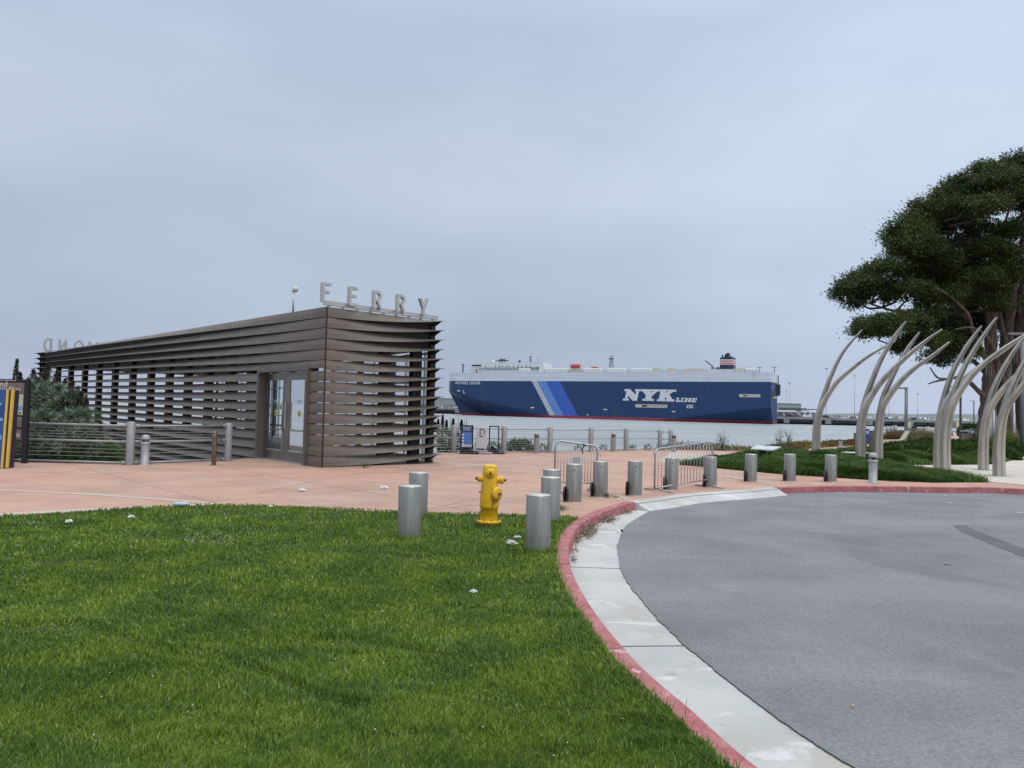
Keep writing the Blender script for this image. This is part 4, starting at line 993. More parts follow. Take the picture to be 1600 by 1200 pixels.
# ================================================================ ARCHED RIBS
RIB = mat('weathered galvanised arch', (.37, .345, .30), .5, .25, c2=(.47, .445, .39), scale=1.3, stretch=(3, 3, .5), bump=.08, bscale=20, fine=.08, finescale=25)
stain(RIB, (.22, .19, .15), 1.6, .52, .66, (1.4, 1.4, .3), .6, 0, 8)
RIB_SHADE = mat('shade-toned galvanised arch', (.22, .21, .195), .55, .3, c2=(.33, .315, .285), scale=1.3, stretch=(3, 3, .5), bump=.08, bscale=20, fine=.08, finescale=25)  # darker copy of the arch metal: shade on the rear ribs put into colour
def q7(x, y): return (1240+x/3.75, 460+y/3.75)
def arch(name, base, ribs, label, w0, Yoff=None):
    bu, bv = q7(*base); P_ = G(bu, bv); t = thing('arched_rib_sculpture', P_, label, 'sculpture', 'arched metal rib sculptures'); Y = P_.y
    for k, (pts, dy) in enumerate(ribs):
        W = []; n = len(pts)
        for i, (x, y) in enumerate(pts):
            u, v = q7(x, y); f = i/(n-1); W.append(AT(u, v, Y+(0 if i == 0 else dy*f*f)+(.10 if k == 0 else -.06 if k == 1 else 0)))
        W[0].z = 0; w0_ = w0*.77
        C = catmull(W, 8); m_ = len(C); b = MB(); ring = []
        for i, c in enumerate(C):
            d = (C[min(i+1, m_-1)]-C[max(i-1, 0)]).normalized(); f = i/(m_-1)
            sd_ = d.cross(Vector((0, -1, 0))).normalized(); fw = sd_.cross(d).normalized()
            wd_ = w0_*float(np.interp(f, (0, .2, .35, .5, .7, .88, 1), (1, .95, .80, .60, .50, .36, .10))); dp = .26*(1-.66*f); gr = .02 if k else dp*.62
            # I-shaped hollow section: front flange with a recessed web line
            a = [(-wd_/2, -dp/2), (-wd_*(.12 if k else .30), -dp/2), (-wd_*(.09 if k else .27), -dp/2+gr), (wd_*(.09 if k else .27), -dp/2+gr), (wd_*(.12 if k else .30), -dp/2), (wd_/2, -dp/2), (wd_/2, dp/2), (-wd_/2, dp/2)]
            ring.append([c+sd_*x-fw*y for x, y in a])
        vs = [p for r__ in ring for p in r__]; g_ = 8; fs = []
        for i in range(m_-1):
            for j in range(g_): fs.append((i*g_+j, i*g_+(j+1) % g_, (i+1)*g_+(j+1) % g_, (i+1)*g_+j))
        fs.append(tuple(range(g_))); fs.append(tuple(range((m_-1)*g_, m_*g_))); b.add(vs, fs)
        b.build('rib', RIB if k else RIB_SHADE, t)
    b = MB(); b.box((P_.x, P_.y, .012), (w0+.12, .42, .022)); b.build('base_plate', GALV, t)
    return t
arch('a', (130, 950), [([(130,950),(134,840),(142,750),(160,650),(215,490),(290,340),(400,208)], 1.2), ([(130,950),(133,840),(140,750),(165,655),(245,525),(350,430),(450,355),(598,272)], -1.5)], 'leftmost pair of arched ribs, standing in the meadow mound nearest the ship', .37)
arch('b', (393, 995), [([(393,995),(393,860),(402,740),(428,600),(500,410),(580,265),(655,160)], 1.2), ([(393,995),(392,860),(400,740),(430,640),(520,505),(640,385),(760,285),(870,205)], -1.5)], 'second pair of arched ribs from the left, just left of the domed lamp', .36)
arch('c', (495, 1000), [([(495,1000),(496,860),(504,740),(528,600),(590,460),(660,330),(738,220)], 1.2), ([(495,1000),(495,860),(505,740),(525,650),(605,535),(700,440),(820,355),(912,280)], -1.5)], 'third pair of arched ribs, rising directly behind the domed lamp', .34)
arch('d', (850, 1035), [([(850,1035),(848,880),(858,740),(885,600),(930,460),(1010,310),(1100,185)], 1.2), ([(850,1035),(849,880),(860,740),(880,670),(930,580),(1010,490),(1110,410),(1230,330),(1330,262)], -.8)], 'middle pair of arched ribs, on the slab, set just behind a nearer pair', .30)
arch('e', (890, 1048), [([(890,1048),(888,880),(900,740),(928,610),(990,450),(1080,290),(1188,135)], 1.2), ([(890,1048),(888,880),(903,740),(935,640),(1005,525),(1100,420),(1220,325),(1360,232)], -1.5)], 'nearest middle pair of arched ribs at the front edge of the cream slab', .31)
arch('f', (1112, 1030), [([(1112,1030),(1113,900),(1122,770),(1145,640),(1200,490),(1290,335),(1400,190)], 1.2), ([(1112,1030),(1112,900),(1122,770),(1145,685),(1205,585),(1290,490),(1400,400),(1520,330)], -1.5)], 'pair of arched ribs on the slab in front of the big tree trunk', .31)
arch('g', (1205, 1065), [([(1205,1065),(1203,900),(1215,770),(1245,640),(1290,520),(1352,395),(1440,250)], 1.2), ([(1205,1065),(1203,900),(1216,770),(1240,680),(1300,585),(1385,490),(1490,410)], -1.5)], 'rightmost pair of arched ribs, nearest the right frame edge', .34)
# ================================================================ SHIP
SB = G(703, 647.0, WZ); SB = Vector((-40, 496, WZ)); 
u_, v_ = 1204.5, 663.0
sd0 = Vector((134, 397, WZ))
EX = (sd0-SB).normalized(); EY = Vector((-EX.y, EX.x, 0)); SLEN = 200.0
def S(s, y, z): return SB+EX*s+EY*y+Vector((0, 0, z))
def SP(u, v, y=0):
    """pixel -> (s, z) on the vertical plane y inside the ship"""
    d = ray(u, v); p0 = S(0, y, 0); t = (p0-CAMP).dot(EY)/d.dot(EY); q = CAMP+d*t-SB; return q.dot(EX), q.z
SLEN = SP(1204.5, 620)[0]; S0 = SP(702.3, 600)[0]; ZTOP = SP(950, 582.3)[1]; ZBLUE = SP(950, 595.8)[1]
HB = 13.0; S0 = SP(702.3, 600, HB)[0]
ship = thing('car_carrier_ship', S(100, 12, 0), 'huge blue and white car carrier ship moored across the water', 'ship')
def inset(s, z):
    t0 = (s-S0-s0z(z)); Lz = 15+30*max(0, min(1, (16.5-z)/16.5)); o = 0
    if t0 < Lz: o = HB*(1-max(0, t0)/Lz)**2
    zk = 15.5*(1-(s-S0)/84)
    if z < zk: o += (zk-z)*.8
    zs = 8.8*(s-SLEN+62)/62
    if s > SLEN-62 and z < zs: o += (zs-z)*.8
    return min(o, HB-.02)
def s0z(z): return 0 if z > 15.2 else (15.2-z)/15.2*10.2
zl = [-2, 0, .75, 1.55]+[1.55+(16-1.55)*i/24 for i in range(1, 25)]+[19, ZBLUE, 24, ZTOP-.6, ZTOP]
NS = 90; hb = MB(); vs = []; TH = 2*HB
for side in (0, 1):
    for z in zl:
        for i in range(NS+1):
            f = i/NS; f = f**1.5 if f < .5 else f; f = f if i > NS/2 else (i/NS)**1.5*(.5/.5**1.5)
            s = S0+s0z(z)+(SLEN-S0-s0z(z))*f; o = inset(s, z)
            vs.append(S(s, o if side == 0 else TH-max(o, 9*max(0, (s-SLEN+30)/30)**1.5), z))
k = NS+1; nz_ = len(zl); fs = []
for side in (0, 1):
    off = side*nz_*k
    for j in range(nz_-1):
        for i in range(NS):
            q = (off+j*k+i, off+j*k+i+1, off+(j+1)*k+i+1, off+(j+1)*k+i); fs.append(q if side == 0 else q[::-1])
o2 = nz_*k
for j in range(nz_-1):
    fs.append((j*k, (j+1)*k, o2+(j+1)*k, o2+j*k)); fs.append((j*k+NS, o2+j*k+NS, o2+(j+1)*k+NS, (j+1)*k+NS))
for i in range(NS): fs.append(((nz_-1)*k+i, (nz_-1)*k+i+1, o2+(nz_-1)*k+i+1, o2+(nz_-1)*k+i))
hb.add(vs, fs)
# hull paint: boot top, navy sides with three slanting stripes, white upper works
hm_ = bpy.data.materials.new('ship hull paint'); hm_.use_nodes = True; n = hm_.node_tree.nodes; l = hm_.node_tree.links; b = n['Principled BSDF']; b.inputs['Roughness'].default_value = .5; b.inputs['Specular IOR Level'].default_value = .35
g = n.new('ShaderNodeNewGeometry'); vm = n.new('ShaderNodeVectorMath'); vm.operation = 'SUBTRACT'; vm.inputs[1].default_value = tuple(SB); l.new(g.outputs['Position'], vm.inputs[0])
def dotn(v):
    d = n.new('ShaderNodeVectorMath'); d.operation = 'DOT_PRODUCT'; d.inputs[1].default_value = tuple(v); l.new(vm.outputs[0], d.inputs[0]); return d.outputs['Value']
sv, zv = dotn(EX), dotn((0, 0, 1))
(sa, za), (sb_, zb_) = SP(830.8, 596), SP(857.5, 647.5)
slope = (sb_-sa)/(za-zb_)
m1 = n.new('ShaderNodeMath'); m1.operation = 'MULTIPLY_ADD'; l.new(zv, m1.inputs[0]); m1.inputs[1].default_value = slope; l.new(sv, m1.inputs[2])
c0 = sa+slope*za; marks = [SP(x, 596)[0]+slope*SP(x, 596)[1]-c0 for x in (830.8, 838.3, 852.3, 874)]
m2 = n.new('ShaderNodeMapRange'); l.new(m1.outputs[0], m2.inputs[0]); m2.inputs[1].default_value = c0-10; m2.inputs[2].default_value = c0+90
rp = n.new('ShaderNodeValToRGB'); rp.color_ramp.interpolation = 'CONSTANT'; l.new(m2.outputs[0], rp.inputs[0])
NAVY = (.018, .048, .135, 1)
cs = [NAVY, (.42, .47, .52, 1), (.125, .24, .54, 1), (.045, .115, .46, 1), NAVY]; ps = [0]+[(10+m)/100 for m in marks]
rp.color_ramp.elements[0].color = cs[0]; rp.color_ramp.elements[0].position = 0; rp.color_ramp.elements[1].position = ps[1]; rp.color_ramp.elements[1].color = cs[1]
for c, p in zip(cs[2:], ps[2:]): e = rp.color_ramp.elements.new(p); e.color = c
def step(zt_):
    q = n.new('ShaderNodeMath'); q.operation = 'GREATER_THAN'; l.new(zv, q.inputs[0]); q.inputs[1].default_value = zt_; return q.outputs[0]
x1 = n.new('ShaderNodeMixRGB'); l.new(step(1.55), x1.inputs[0]); x1.inputs[1].default_value = (.30, .045, .065, 1); l.new(rp.outputs[0], x1.inputs[2])
x2 = n.new('ShaderNodeMixRGB'); l.new(step(ZBLUE), x2.inputs[0]); l.new(x1.outputs[0], x2.inputs[1]); x2.inputs[2].default_value = (.57, .61, .665, 1)
# faint plating seams and streaks of wear
zz_ = n.new('ShaderNodeTexNoise'); zz_.inputs['Scale'].default_value = .5; zz_.inputs['Detail'].default_value = 6; mpp = n.new('ShaderNodeMapping'); mpp.inputs['Scale'].default_value = (.08, .08, 2.2); l.new(g.outputs['Position'], mpp.inputs[0]); l.new(mpp.outputs[0], zz_.inputs['Vector'])
rz_ = n.new('ShaderNodeValToRGB'); rz_.color_ramp.elements[0].position = .3; rz_.color_ramp.elements[1].position = .7; rz_.color_ramp.elements[0].color = (.86, .88, .9, 1); rz_.color_ramp.elements[1].color = (1.1, 1.09, 1.08, 1); l.new(zz_.outputs['Fac'], rz_.inputs[0])
x3 = n.new('ShaderNodeMixRGB'); x3.blend_type = 'MULTIPLY'; x3.inputs[0].default_value = 1; l.new(x2.outputs[0], x3.inputs[1]); l.new(rz_.outputs[0], x3.inputs[2]); l.new(x3.outputs[0], b.inputs['Base Color'])
stain(hm_, (.16, .11, .10), .16, .60, .72, (1, 1, .18), .30, 0, 8)
hull = hb.build('hull', hm_, ship)
SW = mat('ship white', (.58, .59, .60), .6, c2=(.64, .65, .65), scale=.4); SWG = mat('ship pale grey', (.50, .52, .54), .6); SBEI = mat('ship beige', (.50, .48, .42), .7)
DARK = mat('ship dark steel', (.04, .045, .055), .7); HWT = mat('hull lettering white', (.60, .62, .64), .6)
# NYK LINE, outlined on the hull
LP_ = lambda x, y: SP(960+x/11.43, 595+y/11.43)
LET = [
 [(185,147),(277,147),(378,248),(392,186),(366,186),(372,150),(468,150),(463,186),(440,186),(405,355),(325,355),(246,265),(232,318),(262,318),(255,352),(148,352),(155,320),(187,320),(215,183),(178,183)],
 [(474,151),(682,152),(676,188),(650,188),(662,214),(694,188),(678,188),(688,153),(798,154),(792,190),(768,190),(672,272),(660,322),(708,322),(702,360),(495,355),(502,320),(548,320),(562,258),(505,188),(468,186)],
 [(804,154),(955,156),(948,190),(924,190),(917,216),(972,190),(954,189),(962,157),(1110,160),(1104,195),(1050,197),(985,240),(1035,332),(1075,332),(1068,370),(915,368),(922,332),(938,330),(908,283),(900,330),(914,332),(906,366),(757,362),(765,328),(795,328),(822,190),(798,190)],
 [(1105,300),(1160,302),(1157,318),(1145,318),(1135,357),(1152,358),(1162,338),(1180,338),(1170,378),(1092,374),(1096,358),(1108,358),(1118,316),(1102,316)],
 [(1195,303),(1243,304),(1240,320),(1228,320),(1218,361),(1232,361),(1228,378),(1176,377),(1180,360),(1192,360),(1204,319),(1191,319)],
 [(1254,304),(1290,305),(1328,343),(1336,322),(1325,322),(1328,306),(1386,308),(1383,324),(1372,324),(1358,380),(1325,380),(1290,340),(1284,362),(1297,362),(1293,380),(1240,378),(1244,361),(1256,361),(1268,321),(1250,321)],
 [(1395,308),(1478,310),(1470,340),(1455,338),(1455,326),(1425,325),(1421,336),(1445,337),(1440,352),(1417,351),(1412,363),(1445,364),(1452,350),(1468,350),(1458,382),(1368,380),(1372,362),(1385,362),(1395,325),(1391,324)]]
for pl_ in LET:
    b = MB(); b.prism([LP_(*p) for p in pl_], lambda x, y, t: S(x, -t, y), .02, .10); b.build('lettering', HWT, ship)
(sx0, sz0), (sx1, _) = SP(711, 599.8), SP(752, 599.8)
sz = .78*(sx1-sx0)/9.2*1.35
text_mesh('ANTARES LEADER', 2.6, lambda x, y, t: S(sx0+x*(sx1-sx0)/23.5, inset(sx0+x*(sx1-sx0)/23.5, 20)-.03-t, SP(711, 600.3)[1]+y), HWT, 'lettering', ship, .05, bold=.035, spacing=1.1)
text_mesh('ANTARES LEADER', .95, lambda x, y, t: S(SLEN+.04+t, 2.5+x*.62, SP(1208, 604.5)[1]+y), HWT, 'lettering', ship, .03)
# openings in the side
def openbox(u0, v0, u1, v1, m, name='side_opening', d=.08, y=-.02, par=None):
    (a, z1_), (b_, z0_) = SP(u0, v0), SP(u1, v1); b = MB(); ins = max(0, inset((a+b_)/2, (z0_+z1_)/2))
    b.box(S((a+b_)/2, y+ins-d/2, (z0_+z1_)/2), (b_-a, d, z1_-z0_), rz=math.atan2(EX.y, EX.x)); return b.build(name, m, par or ship)
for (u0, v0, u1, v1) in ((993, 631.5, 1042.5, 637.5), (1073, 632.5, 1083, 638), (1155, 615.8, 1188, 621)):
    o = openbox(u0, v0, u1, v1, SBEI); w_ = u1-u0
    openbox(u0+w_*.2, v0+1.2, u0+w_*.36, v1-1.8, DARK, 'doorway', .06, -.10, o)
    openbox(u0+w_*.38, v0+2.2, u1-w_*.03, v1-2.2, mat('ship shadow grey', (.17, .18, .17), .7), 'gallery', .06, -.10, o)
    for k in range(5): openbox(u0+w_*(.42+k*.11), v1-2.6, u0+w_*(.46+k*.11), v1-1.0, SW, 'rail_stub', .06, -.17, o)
for u, v in ((832, 637), (946, 640), (1052.5, 643.2)): openbox(u-2.8, v-.9, u+2.8, v+.8, HWT, 'draught_mark')
for u, v in ((715, 610.5),): openbox(u, v-.8, u+4.2, v+.9, HWT, 'draught_mark', .3, -.2)
for u, v in ((918, 648), (1073, 642), (1073, 647.5)): openbox(u-1, v-1, u+1, v+1, DARK if u > 1000 else HWT, 'hull_mark')
an = MB()
(a, z_) = SP(725, 612); an.box(S(a, inset(a, z_)-.5, z_), (.4, .5, 1.9)); an.box(S(a+.6, inset(a, z_)-.5, z_-.9), (1.4, .5, .5), rz=math.atan2(EX.y, EX.x)); an.build('anchor', SWG, ship)
tb = MB(); zc = SP(1209, 616)[1]; tb.box(S(SLEN+.1, 6, zc), (.2, 6, 3), rz=math.atan2(EX.y, EX.x)); tb.build('transom_opening', DARK, ship)
tb = MB(); tb.box(S(SLEN+.5, 7, zc-1.6), (1, 6, .8), rz=math.atan2(EX.y, EX.x)); tb.build('mooring_platform', SBEI, ship)
tb = MB(); zc = SP(1213, 608)[1]; tb.box(S(SLEN+.8, 16, zc), (1.6, 2.5, 6), rz=math.atan2(EX.y, EX.x)); tb.tube([S(SLEN+.6, 16, zc), S(SLEN+.6, 16, zc+8)], .25, 6); tb.build('ramp_housing', DARK, ship)
# deck fittings
rs = math.atan2(EX.y, EX.x)
def deckbox(name, u0, u1, v0, m, y=6, depth=5, vb=583, par=None, bev=0):
    (a, z1_), (b_, _) = SP(u0, v0, y), SP(u1, v0, y); z0_ = ZTOP-.2
    b = MB(); b.box(S((a+b_)/2, y+depth/2, (z0_+z1_)/2), (b_-a, depth, z1_-z0_), rz=rs); return b.build(name, m, par or ship, bevel=bev)
for u0, u1 in ((810, 827), (851, 886), (911, 939), (947.5, 976), (985, 1019), (1163, 1179)):
    o = deckbox('vent_housing', u0, u1, 575.2, SW, 1.5, 4, bev=.5)
    (a, z1_), (b_, _) = SP(u0, 580, 1.5), SP(u1, 580, 1.5); st_ = MB(); st_.box(S((a+b_)/2, 1.46, ZTOP+.35), (b_-a-.6, .1, .5), rz=rs); st_.build('louvre_strip', SWG, o)
for u0, u1, v in ((735, 741, 576), (889, 905, 577.5), (1019, 1028, 575), (1044, 1054, 575), (1067, 1100, 576), (1147, 1163, 576), (1180, 1186, 579)): deckbox('deck_locker', u0, u1, v, SBEI, 2, 4)
deckbox('raised_deck', 755, 1150, 578.5, SWG, 4, 12)
fo = MB(); (a, z1_), (b_, _) = SP(703.5, 581.8), SP(724, 581.8)
dh = deckbox('deckhouse', 748, 850, 574.6, SW, 5, 10)
(a, zt_), (b_, _) = SP(737, 568, 4), SP(850, 568, 4); zb0 = SP(744, 574.4, 4)[1]
b = MB(); b.box(S((a+b_)/2, 9, (zt_+zb0)/2), (b_-a, 11, zt_-zb0), rz=rs); br = b.build('bridge', SW, ship)
b = MB(); (c0_, z_) = SP(737, 571.5, 4), 0; b.box(S((SP(737.5, 571, 4)[0]+SP(753, 571, 4)[0])/2, 3.45, SP(745, 571.2, 4)[1]), (SP(753, 571, 4)[0]-SP(738, 571, 4)[0], .12, 1.0), rz=rs); b.build('bridge_window', DARK, br)
b = MB(); (a2, z2), (b2, _) = SP(842, 568, 4), SP(850, 568, 4)
for u in (759, 774.5, 781, 786, 791.5, 796, 803, 810, 816, 823, 829):
    (a, z_) = SP(u, 572.2, 4); b = MB(); b.box(S(a, 3.46, z_), (.7, .1, .7), rz=rs); b.build('porthole', DARK, br)
for u in (760, 764, 769.5, 776, 783, 788, 793, 796, 804):
    (a, z_) = SP(u, 578.4, 5); b = MB(); b.box(S(a, 4.95, z_), (.8, .1, .8), rz=rs); b.build('porthole', DARK, dh)
deckbox('deck_locker', 842, 850, 571, SW, 3, 6)
rl = MB()
for u in range(735, 1215, 6):
    (a, z_) = SP(u, 580, .6); rl.box(S(a, .6, ZTOP+.5), (.08, .08, 1.0), rz=rs)
for z_ in (.5, 1.0): rl.bar(S(SP(735, 580, .6)[0], .6, ZTOP+z_), S(SLEN-1, .6, ZTOP+z_), .05, .05)
rl.build('guard_rail', SWG, ship)
def mast(u, vt, vb, r_, arms, y=9, m=DARK, name='mast'):
    (a, z1_), (_, z0_) = SP(u, vt, y), SP(u, vb, y); b = MB(); b.tube([S(a, y, z0_), S(a, y, z1_)], r_, 6)
    for f, hw, th in arms: zc = z0_+(z1_-z0_)*f; b.bar(S(a-hw, y, zc), S(a+hw, y, zc), th, th)
    b.build(name, m, ship)
mast(723.5, 569, 582, .45, [(.95, 1.0, .5)], 4); mast(784.5, 559.5, 568, .35, [(.5, 5, .5), (.65, 2, .9)]); mast(781, 562, 568, .25, []); mast(789, 560, 568, .2, [(.6, 1.5, .4)])
mast(812, 561, 568, .35, [(.5, 1.2, .5), (.9, .6, .6)]); mast(829, 556, 571, .25, [(.95, 1.3, .2), (.8, 1.0, .2), (.65, 1.0, .2), (.5, 1.3, .2), (.35, .8, .2)]); mast(842, 559, 571, .14, [])
(a, z_) = SP(771, 565.3, 9); MB().lathe([(.001, -1.1), (.9, -.6), (1.1, 0), (.8, .8), (.001, 1.1)], S(a, 9, z_), 12).build('radar_dome', SW, ship)
(a, z_) = SP(812, 561, 9); MB().lathe([(.001, -.8), (.7, -.4), (.8, 0), (.6, .6), (.001, .8)], S(a, 9, z_), 12).build('radar_dome', SW, ship)
def crane(u0, v0, u1, v1, y=5):
    (a, z0_), (b_, z1_) = SP(u0, v0, y), SP(u1, v1, y); b = MB(); b.bar(S(a, y, z0_), S(b_, y, z1_), .55, .7); b.box(S(a, y, ZTOP+1.6), (1.5, 1.5, 3.4), rz=rs); b.build('deck_crane', mat('crane grey', (.16, .15, .16), .7), ship)
crane(843, 579, 833.5, 566.5); crane(1114, 573, 1102.5, 563.5, 7)
# lifeboats
for u0, u1, v0, v1, y in ((891.5, 907, 568.6, 575.6, 2.0), (923.5, 935, 572.7, 575.2, 17)):
    (a, z1_), (b_, z0_) = SP(u0, v0, y), SP(u1, v1, y); hh_ = (z1_-z0_)/2; cx = (a+b_)/2; hw = (b_-a)/2; b = MB()
    rg = []; prof = [(-1, .25), (-.9, .7), (-.55, .95), (.2, 1.0), (.5, 1.08), (.75, .95), (.95, .5), (1, .2)]
    pts = [S(cx+t*hw, y, (z0_+z1_)/2) for t, _ in prof]; b.tube(pts, [hh_*q_ for _, q_ in prof], 14); b.build('lifeboat', mat('lifeboat orange red', (.52, .07, .06), .5), ship)
    if hh_ > 1:
        c = MB(); 
        for t in (-.75, -.3, .3, .75): c.box(S(cx+t*hw, y+.2, (ZTOP+z0_)/2), (.8 if abs(t) > .5 else 1.6, 2, z0_-ZTOP+.4), rz=rs)
        for t in (-1, 1): c.box(S(cx+t*hw*.98, y+.2, (ZTOP+z1_)/2+.6), (.25, .3, z1_-ZTOP+1.2), rz=rs)
        c.build('davit', SBEI, ship)
# lattice mast
y = 10; (a, z1_), (_, z0_) = SP(955.5, 556.5, y), SP(955.5, 577, y); b = MB()
for dx, dy in ((-1, -1), (1, -1), (1, 1), (-1, 1)): b.tube([S(a+dx*1.1, y+dy*1.1, z0_), S(a+dx*.5, y+dy*.5, z0_+(z1_-z0_)*.78)], .14, 5)
for f in (.2, .45, .7): zc = z0_+(z1_-z0_)*f; b.bar(S(a-1, y-1, zc), S(a+1, y-1, zc+1.2), .12, .12); b.bar(S(a+1, y-1, zc), S(a-1, y-1, zc+1.2), .12, .12)
b.box(S(a, y, z0_+(z1_-z0_)*.80), (2.6, 2, .4), rz=rs); b.box(S(a, y, z1_), (1.8, 1, .3), rz=rs); b.bar(S(a-.7, y, z1_-1.6), S(a-.7, y, z1_), .2, .2); b.bar(S(a+.7, y, z1_-1.8), S(a+.7, y, z1_), .25, .25); b.build('lattice_mast', DARK, ship)
# funnel with two red bands on white
y = 7; (a, z1_), (b_, _) = SP(1125, 558.5, y), SP(1145.3, 558.5, y); z0_ = ZTOP; FN = mat('funnel navy', (.02, .03, .06), .5)
def fz(v): return SP(1135, v, y)[1]
b = MB(); b.box(S((a+b_)/2, y+3, (z0_+z1_)/2), (b_-a, 6, z1_-z0_), rz=rs); fn = b.build('funnel', FN, ship)
for v0, v1, m in ((561.6, 569.8, HWT), (563.2, 565.0, MATS['lifeboat orange red']), (566.7, 568.5, MATS['lifeboat orange red'])):
    b = MB(); pr = .05 if m is HWT else .10; b.box(S((a+b_)/2, y+3, (fz(v0)+fz(v1))/2), (b_-a+2*pr, 6+2*pr, fz(v0)-fz(v1)), rz=rs); b.build('funnel_band', m, fn)
ft = MB(); P6 = [SP(*q_, y) for q_ in ((1129, 558.8), (1133.5, 551.5), (1137.6, 551), (1137.6, 558.8))]; ft.prism(P6, lambda x, zz, t: S(x, y+t, zz), 1.5, 4.5); ft.build('exhaust_cowl', FN, fn)
for u, v in ((1127.3, 554.5), (1140.5, 556.5)): (q0, qz) = SP(u, v, y); MB().tube([S(q0, y+2, z1_-.2), S(q0, y+2, qz), S(q0+.5, y+2, qz)], .35, 6).build('exhaust_pipe', FN, fn)
(q0, qz) = SP(1122.5, 573, 6); MB().lathe([(.001, -1.6), (1.3, -1.2), (1.6, 0), (1.3, 1.2), (.001, 1.6)], S(q0, 6, ZTOP+1.7), 12).build('deck_drum', DARK, ship)
for u in (1187, 1210): mast(u, 573.5, 583, .2, [(.95, 1.2, .3)], 3, mat('crane grey', (.16, .15, .16), .7))
for u, v in ((1155, 573.5), (1165, 573), (1170, 573.3)): (q0, qz) = SP(u, v, 8); MB().box(S(q0, 8, qz-.8), (1.8, 1.5, 2.0), rz=rs).build('deck_vent', SW, ship)
# mooring lines
mg = MB(); mg.tube([S(SLEN+.5, 8, SP(1214, 623)[1]), Vector((G(1265, 640, 1).x*.0+150, 420, 12)), Vector((175, 425, 6))], .06, 4, cap=False)

# ================================================================ FAR PIERS, SHEDS, CARS, MASTS
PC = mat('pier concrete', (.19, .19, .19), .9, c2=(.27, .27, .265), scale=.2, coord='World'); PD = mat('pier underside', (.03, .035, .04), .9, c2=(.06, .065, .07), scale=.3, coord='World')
def pier(A, B, label, depth=300, zd=.9, name='pier', nf=7):
    A = Vector((A.x, A.y, 0)); B = Vector((B.x, B.y, 0)); d = (B-A).normalized(); nn = Vector((-d.y, d.x, 0)); nn = nn if nn.y > 0 else -nn; L_ = (B-A).length; rz = math.atan2(d.y, d.x); md = (A+B)/2
    t = thing(name, md, label, 'pier')
    b = MB(); b.box(md+nn*depth/2+Vector((0, 0, zd-.45)), (L_, depth, .9), rz=rz); b.build('deck', PC, t)
    b = MB(); b.box(md+nn*(depth/2+.8)+Vector((0, 0, zd-1.7)), (L_, depth-1.2, 1.5), rz=rz); b.build('beam', mat('pier beam', (.07, .075, .08), .9, c2=(.11, .11, .115), scale=.15, coord='World'), t)
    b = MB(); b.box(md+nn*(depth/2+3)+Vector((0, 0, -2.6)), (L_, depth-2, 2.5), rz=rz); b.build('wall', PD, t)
    for k in range(nf):
        p = A+d*(L_*(k+.5)/nf); b = MB(); b.box(p-nn*.1+Vector((0, 0, zd-2.0)), (3.2, 1.0, 2.2), rz=rz); b.build('fender', PC, t)
    for k in range(46):
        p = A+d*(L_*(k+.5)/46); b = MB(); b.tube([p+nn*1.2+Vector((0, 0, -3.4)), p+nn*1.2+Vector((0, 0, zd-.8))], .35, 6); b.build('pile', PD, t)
    b = MB(); b.bar(A+nn*.4+Vector((0, 0, zd+.25)), B+nn*.4+Vector((0, 0, zd+.25)), .4, .4); b.build('kerb_beam', PC, t)
    return t
PA, PB_ = Vector((118, 428, 0)), G(1900, 682.5, WZ)
PB_ = Vector((430, 448, 0))
pier(PA, PB_, 'long concrete wharf across the water right of the ship, crowded with parked cars', nf=13)
pier(Vector((-190, 600, 0)), Vector((-26, 560, 0)), 'dark concrete wharf across the water left of the ship bow', 200, 1.2, nf=6)
for u, v0, v1, lab in ((1420, 659, 667.5, 'pale square board on the face of the far wharf, right of the tall lamp post'), (1496.5, 658.5, 669, 'pale yellow board on the far wharf face, left of the tree trunk')):
    Y = 432; p = AT(u, v1, Y); q_ = AT(u, v0, Y); t = thing('wharf_board', p, lab, 'board'); b = MB(); b.box((p+q_)/2, (2.2, .5, (q_-p).z)); b.build('board', mat('cream board', (.50, .46, .33), .8), t)
    b = MB(); b.box(p+Vector((0, .5, .1)), (.4, .5, .5)); b.build('bracket', DARK, t)
for u in (676.5,):
    Y = 575; p = AT(684.5, 644.5, Y); q_ = AT(684.5, 638, Y); t = thing('wharf_board', p, 'pale upright board on the dark wharf left of the ship bow', 'board'); MB().box((p+q_)/2, (1.6, .5, (q_-p).z)).build('board', MATS['ship white'], t)
# sheds
def shed(u0, u1, vt, vb, Y, label, m, depth=60, kind=0):
    a = AT(u0, vb, Y); b_ = AT(u1, vb, Y); zt = AT((u0+u1)/2, vt, Y).z; zb = .9; t = thing('warehouse', (a+b_)/2, label, 'building')
    t.location = ((a.x+b_.x)/2, Y, zb)
    cx = (a.x+b_.x)/2; wd_ = b_.x-a.x
    b = MB(); b.box((cx, Y+depth/2, (zb+zt-.5)/2), (wd_, depth, zt-.5-zb)); b.build('wall', m, t)
    b = MB(); z = zt-.5; x0, x1 = cx-wd_/2-.5, cx+wd_/2+.5
    b.add([(x0, Y-.5, z), (x1, Y-.5, z), (x1, Y+depth+.5, z), (x0, Y+depth+.5, z), (x0, Y+depth/2, z+1.2), (x1, Y+depth/2, z+1.2)], [(0,1,5,4), (2,3,4,5), (0,4,3), (1,2,5), (0,3,2,1)]); b.build('roof', mat('shed roof', (.26, .29, .29), .8), t)
    return t, cx, wd_, zt
SHT = mat('pale teal shed wall', (.27, .33, .33), .8, c2=(.30, .36, .355), scale=.3, stretch=(6, 1, .2)); SHG = mat('grey shed wall', (.25, .27, .28), .85, c2=(.29, .31, .32), scale=.2, stretch=(5, 1, .3)); SHB = mat('beige office wall', (.36, .33, .30), .85)
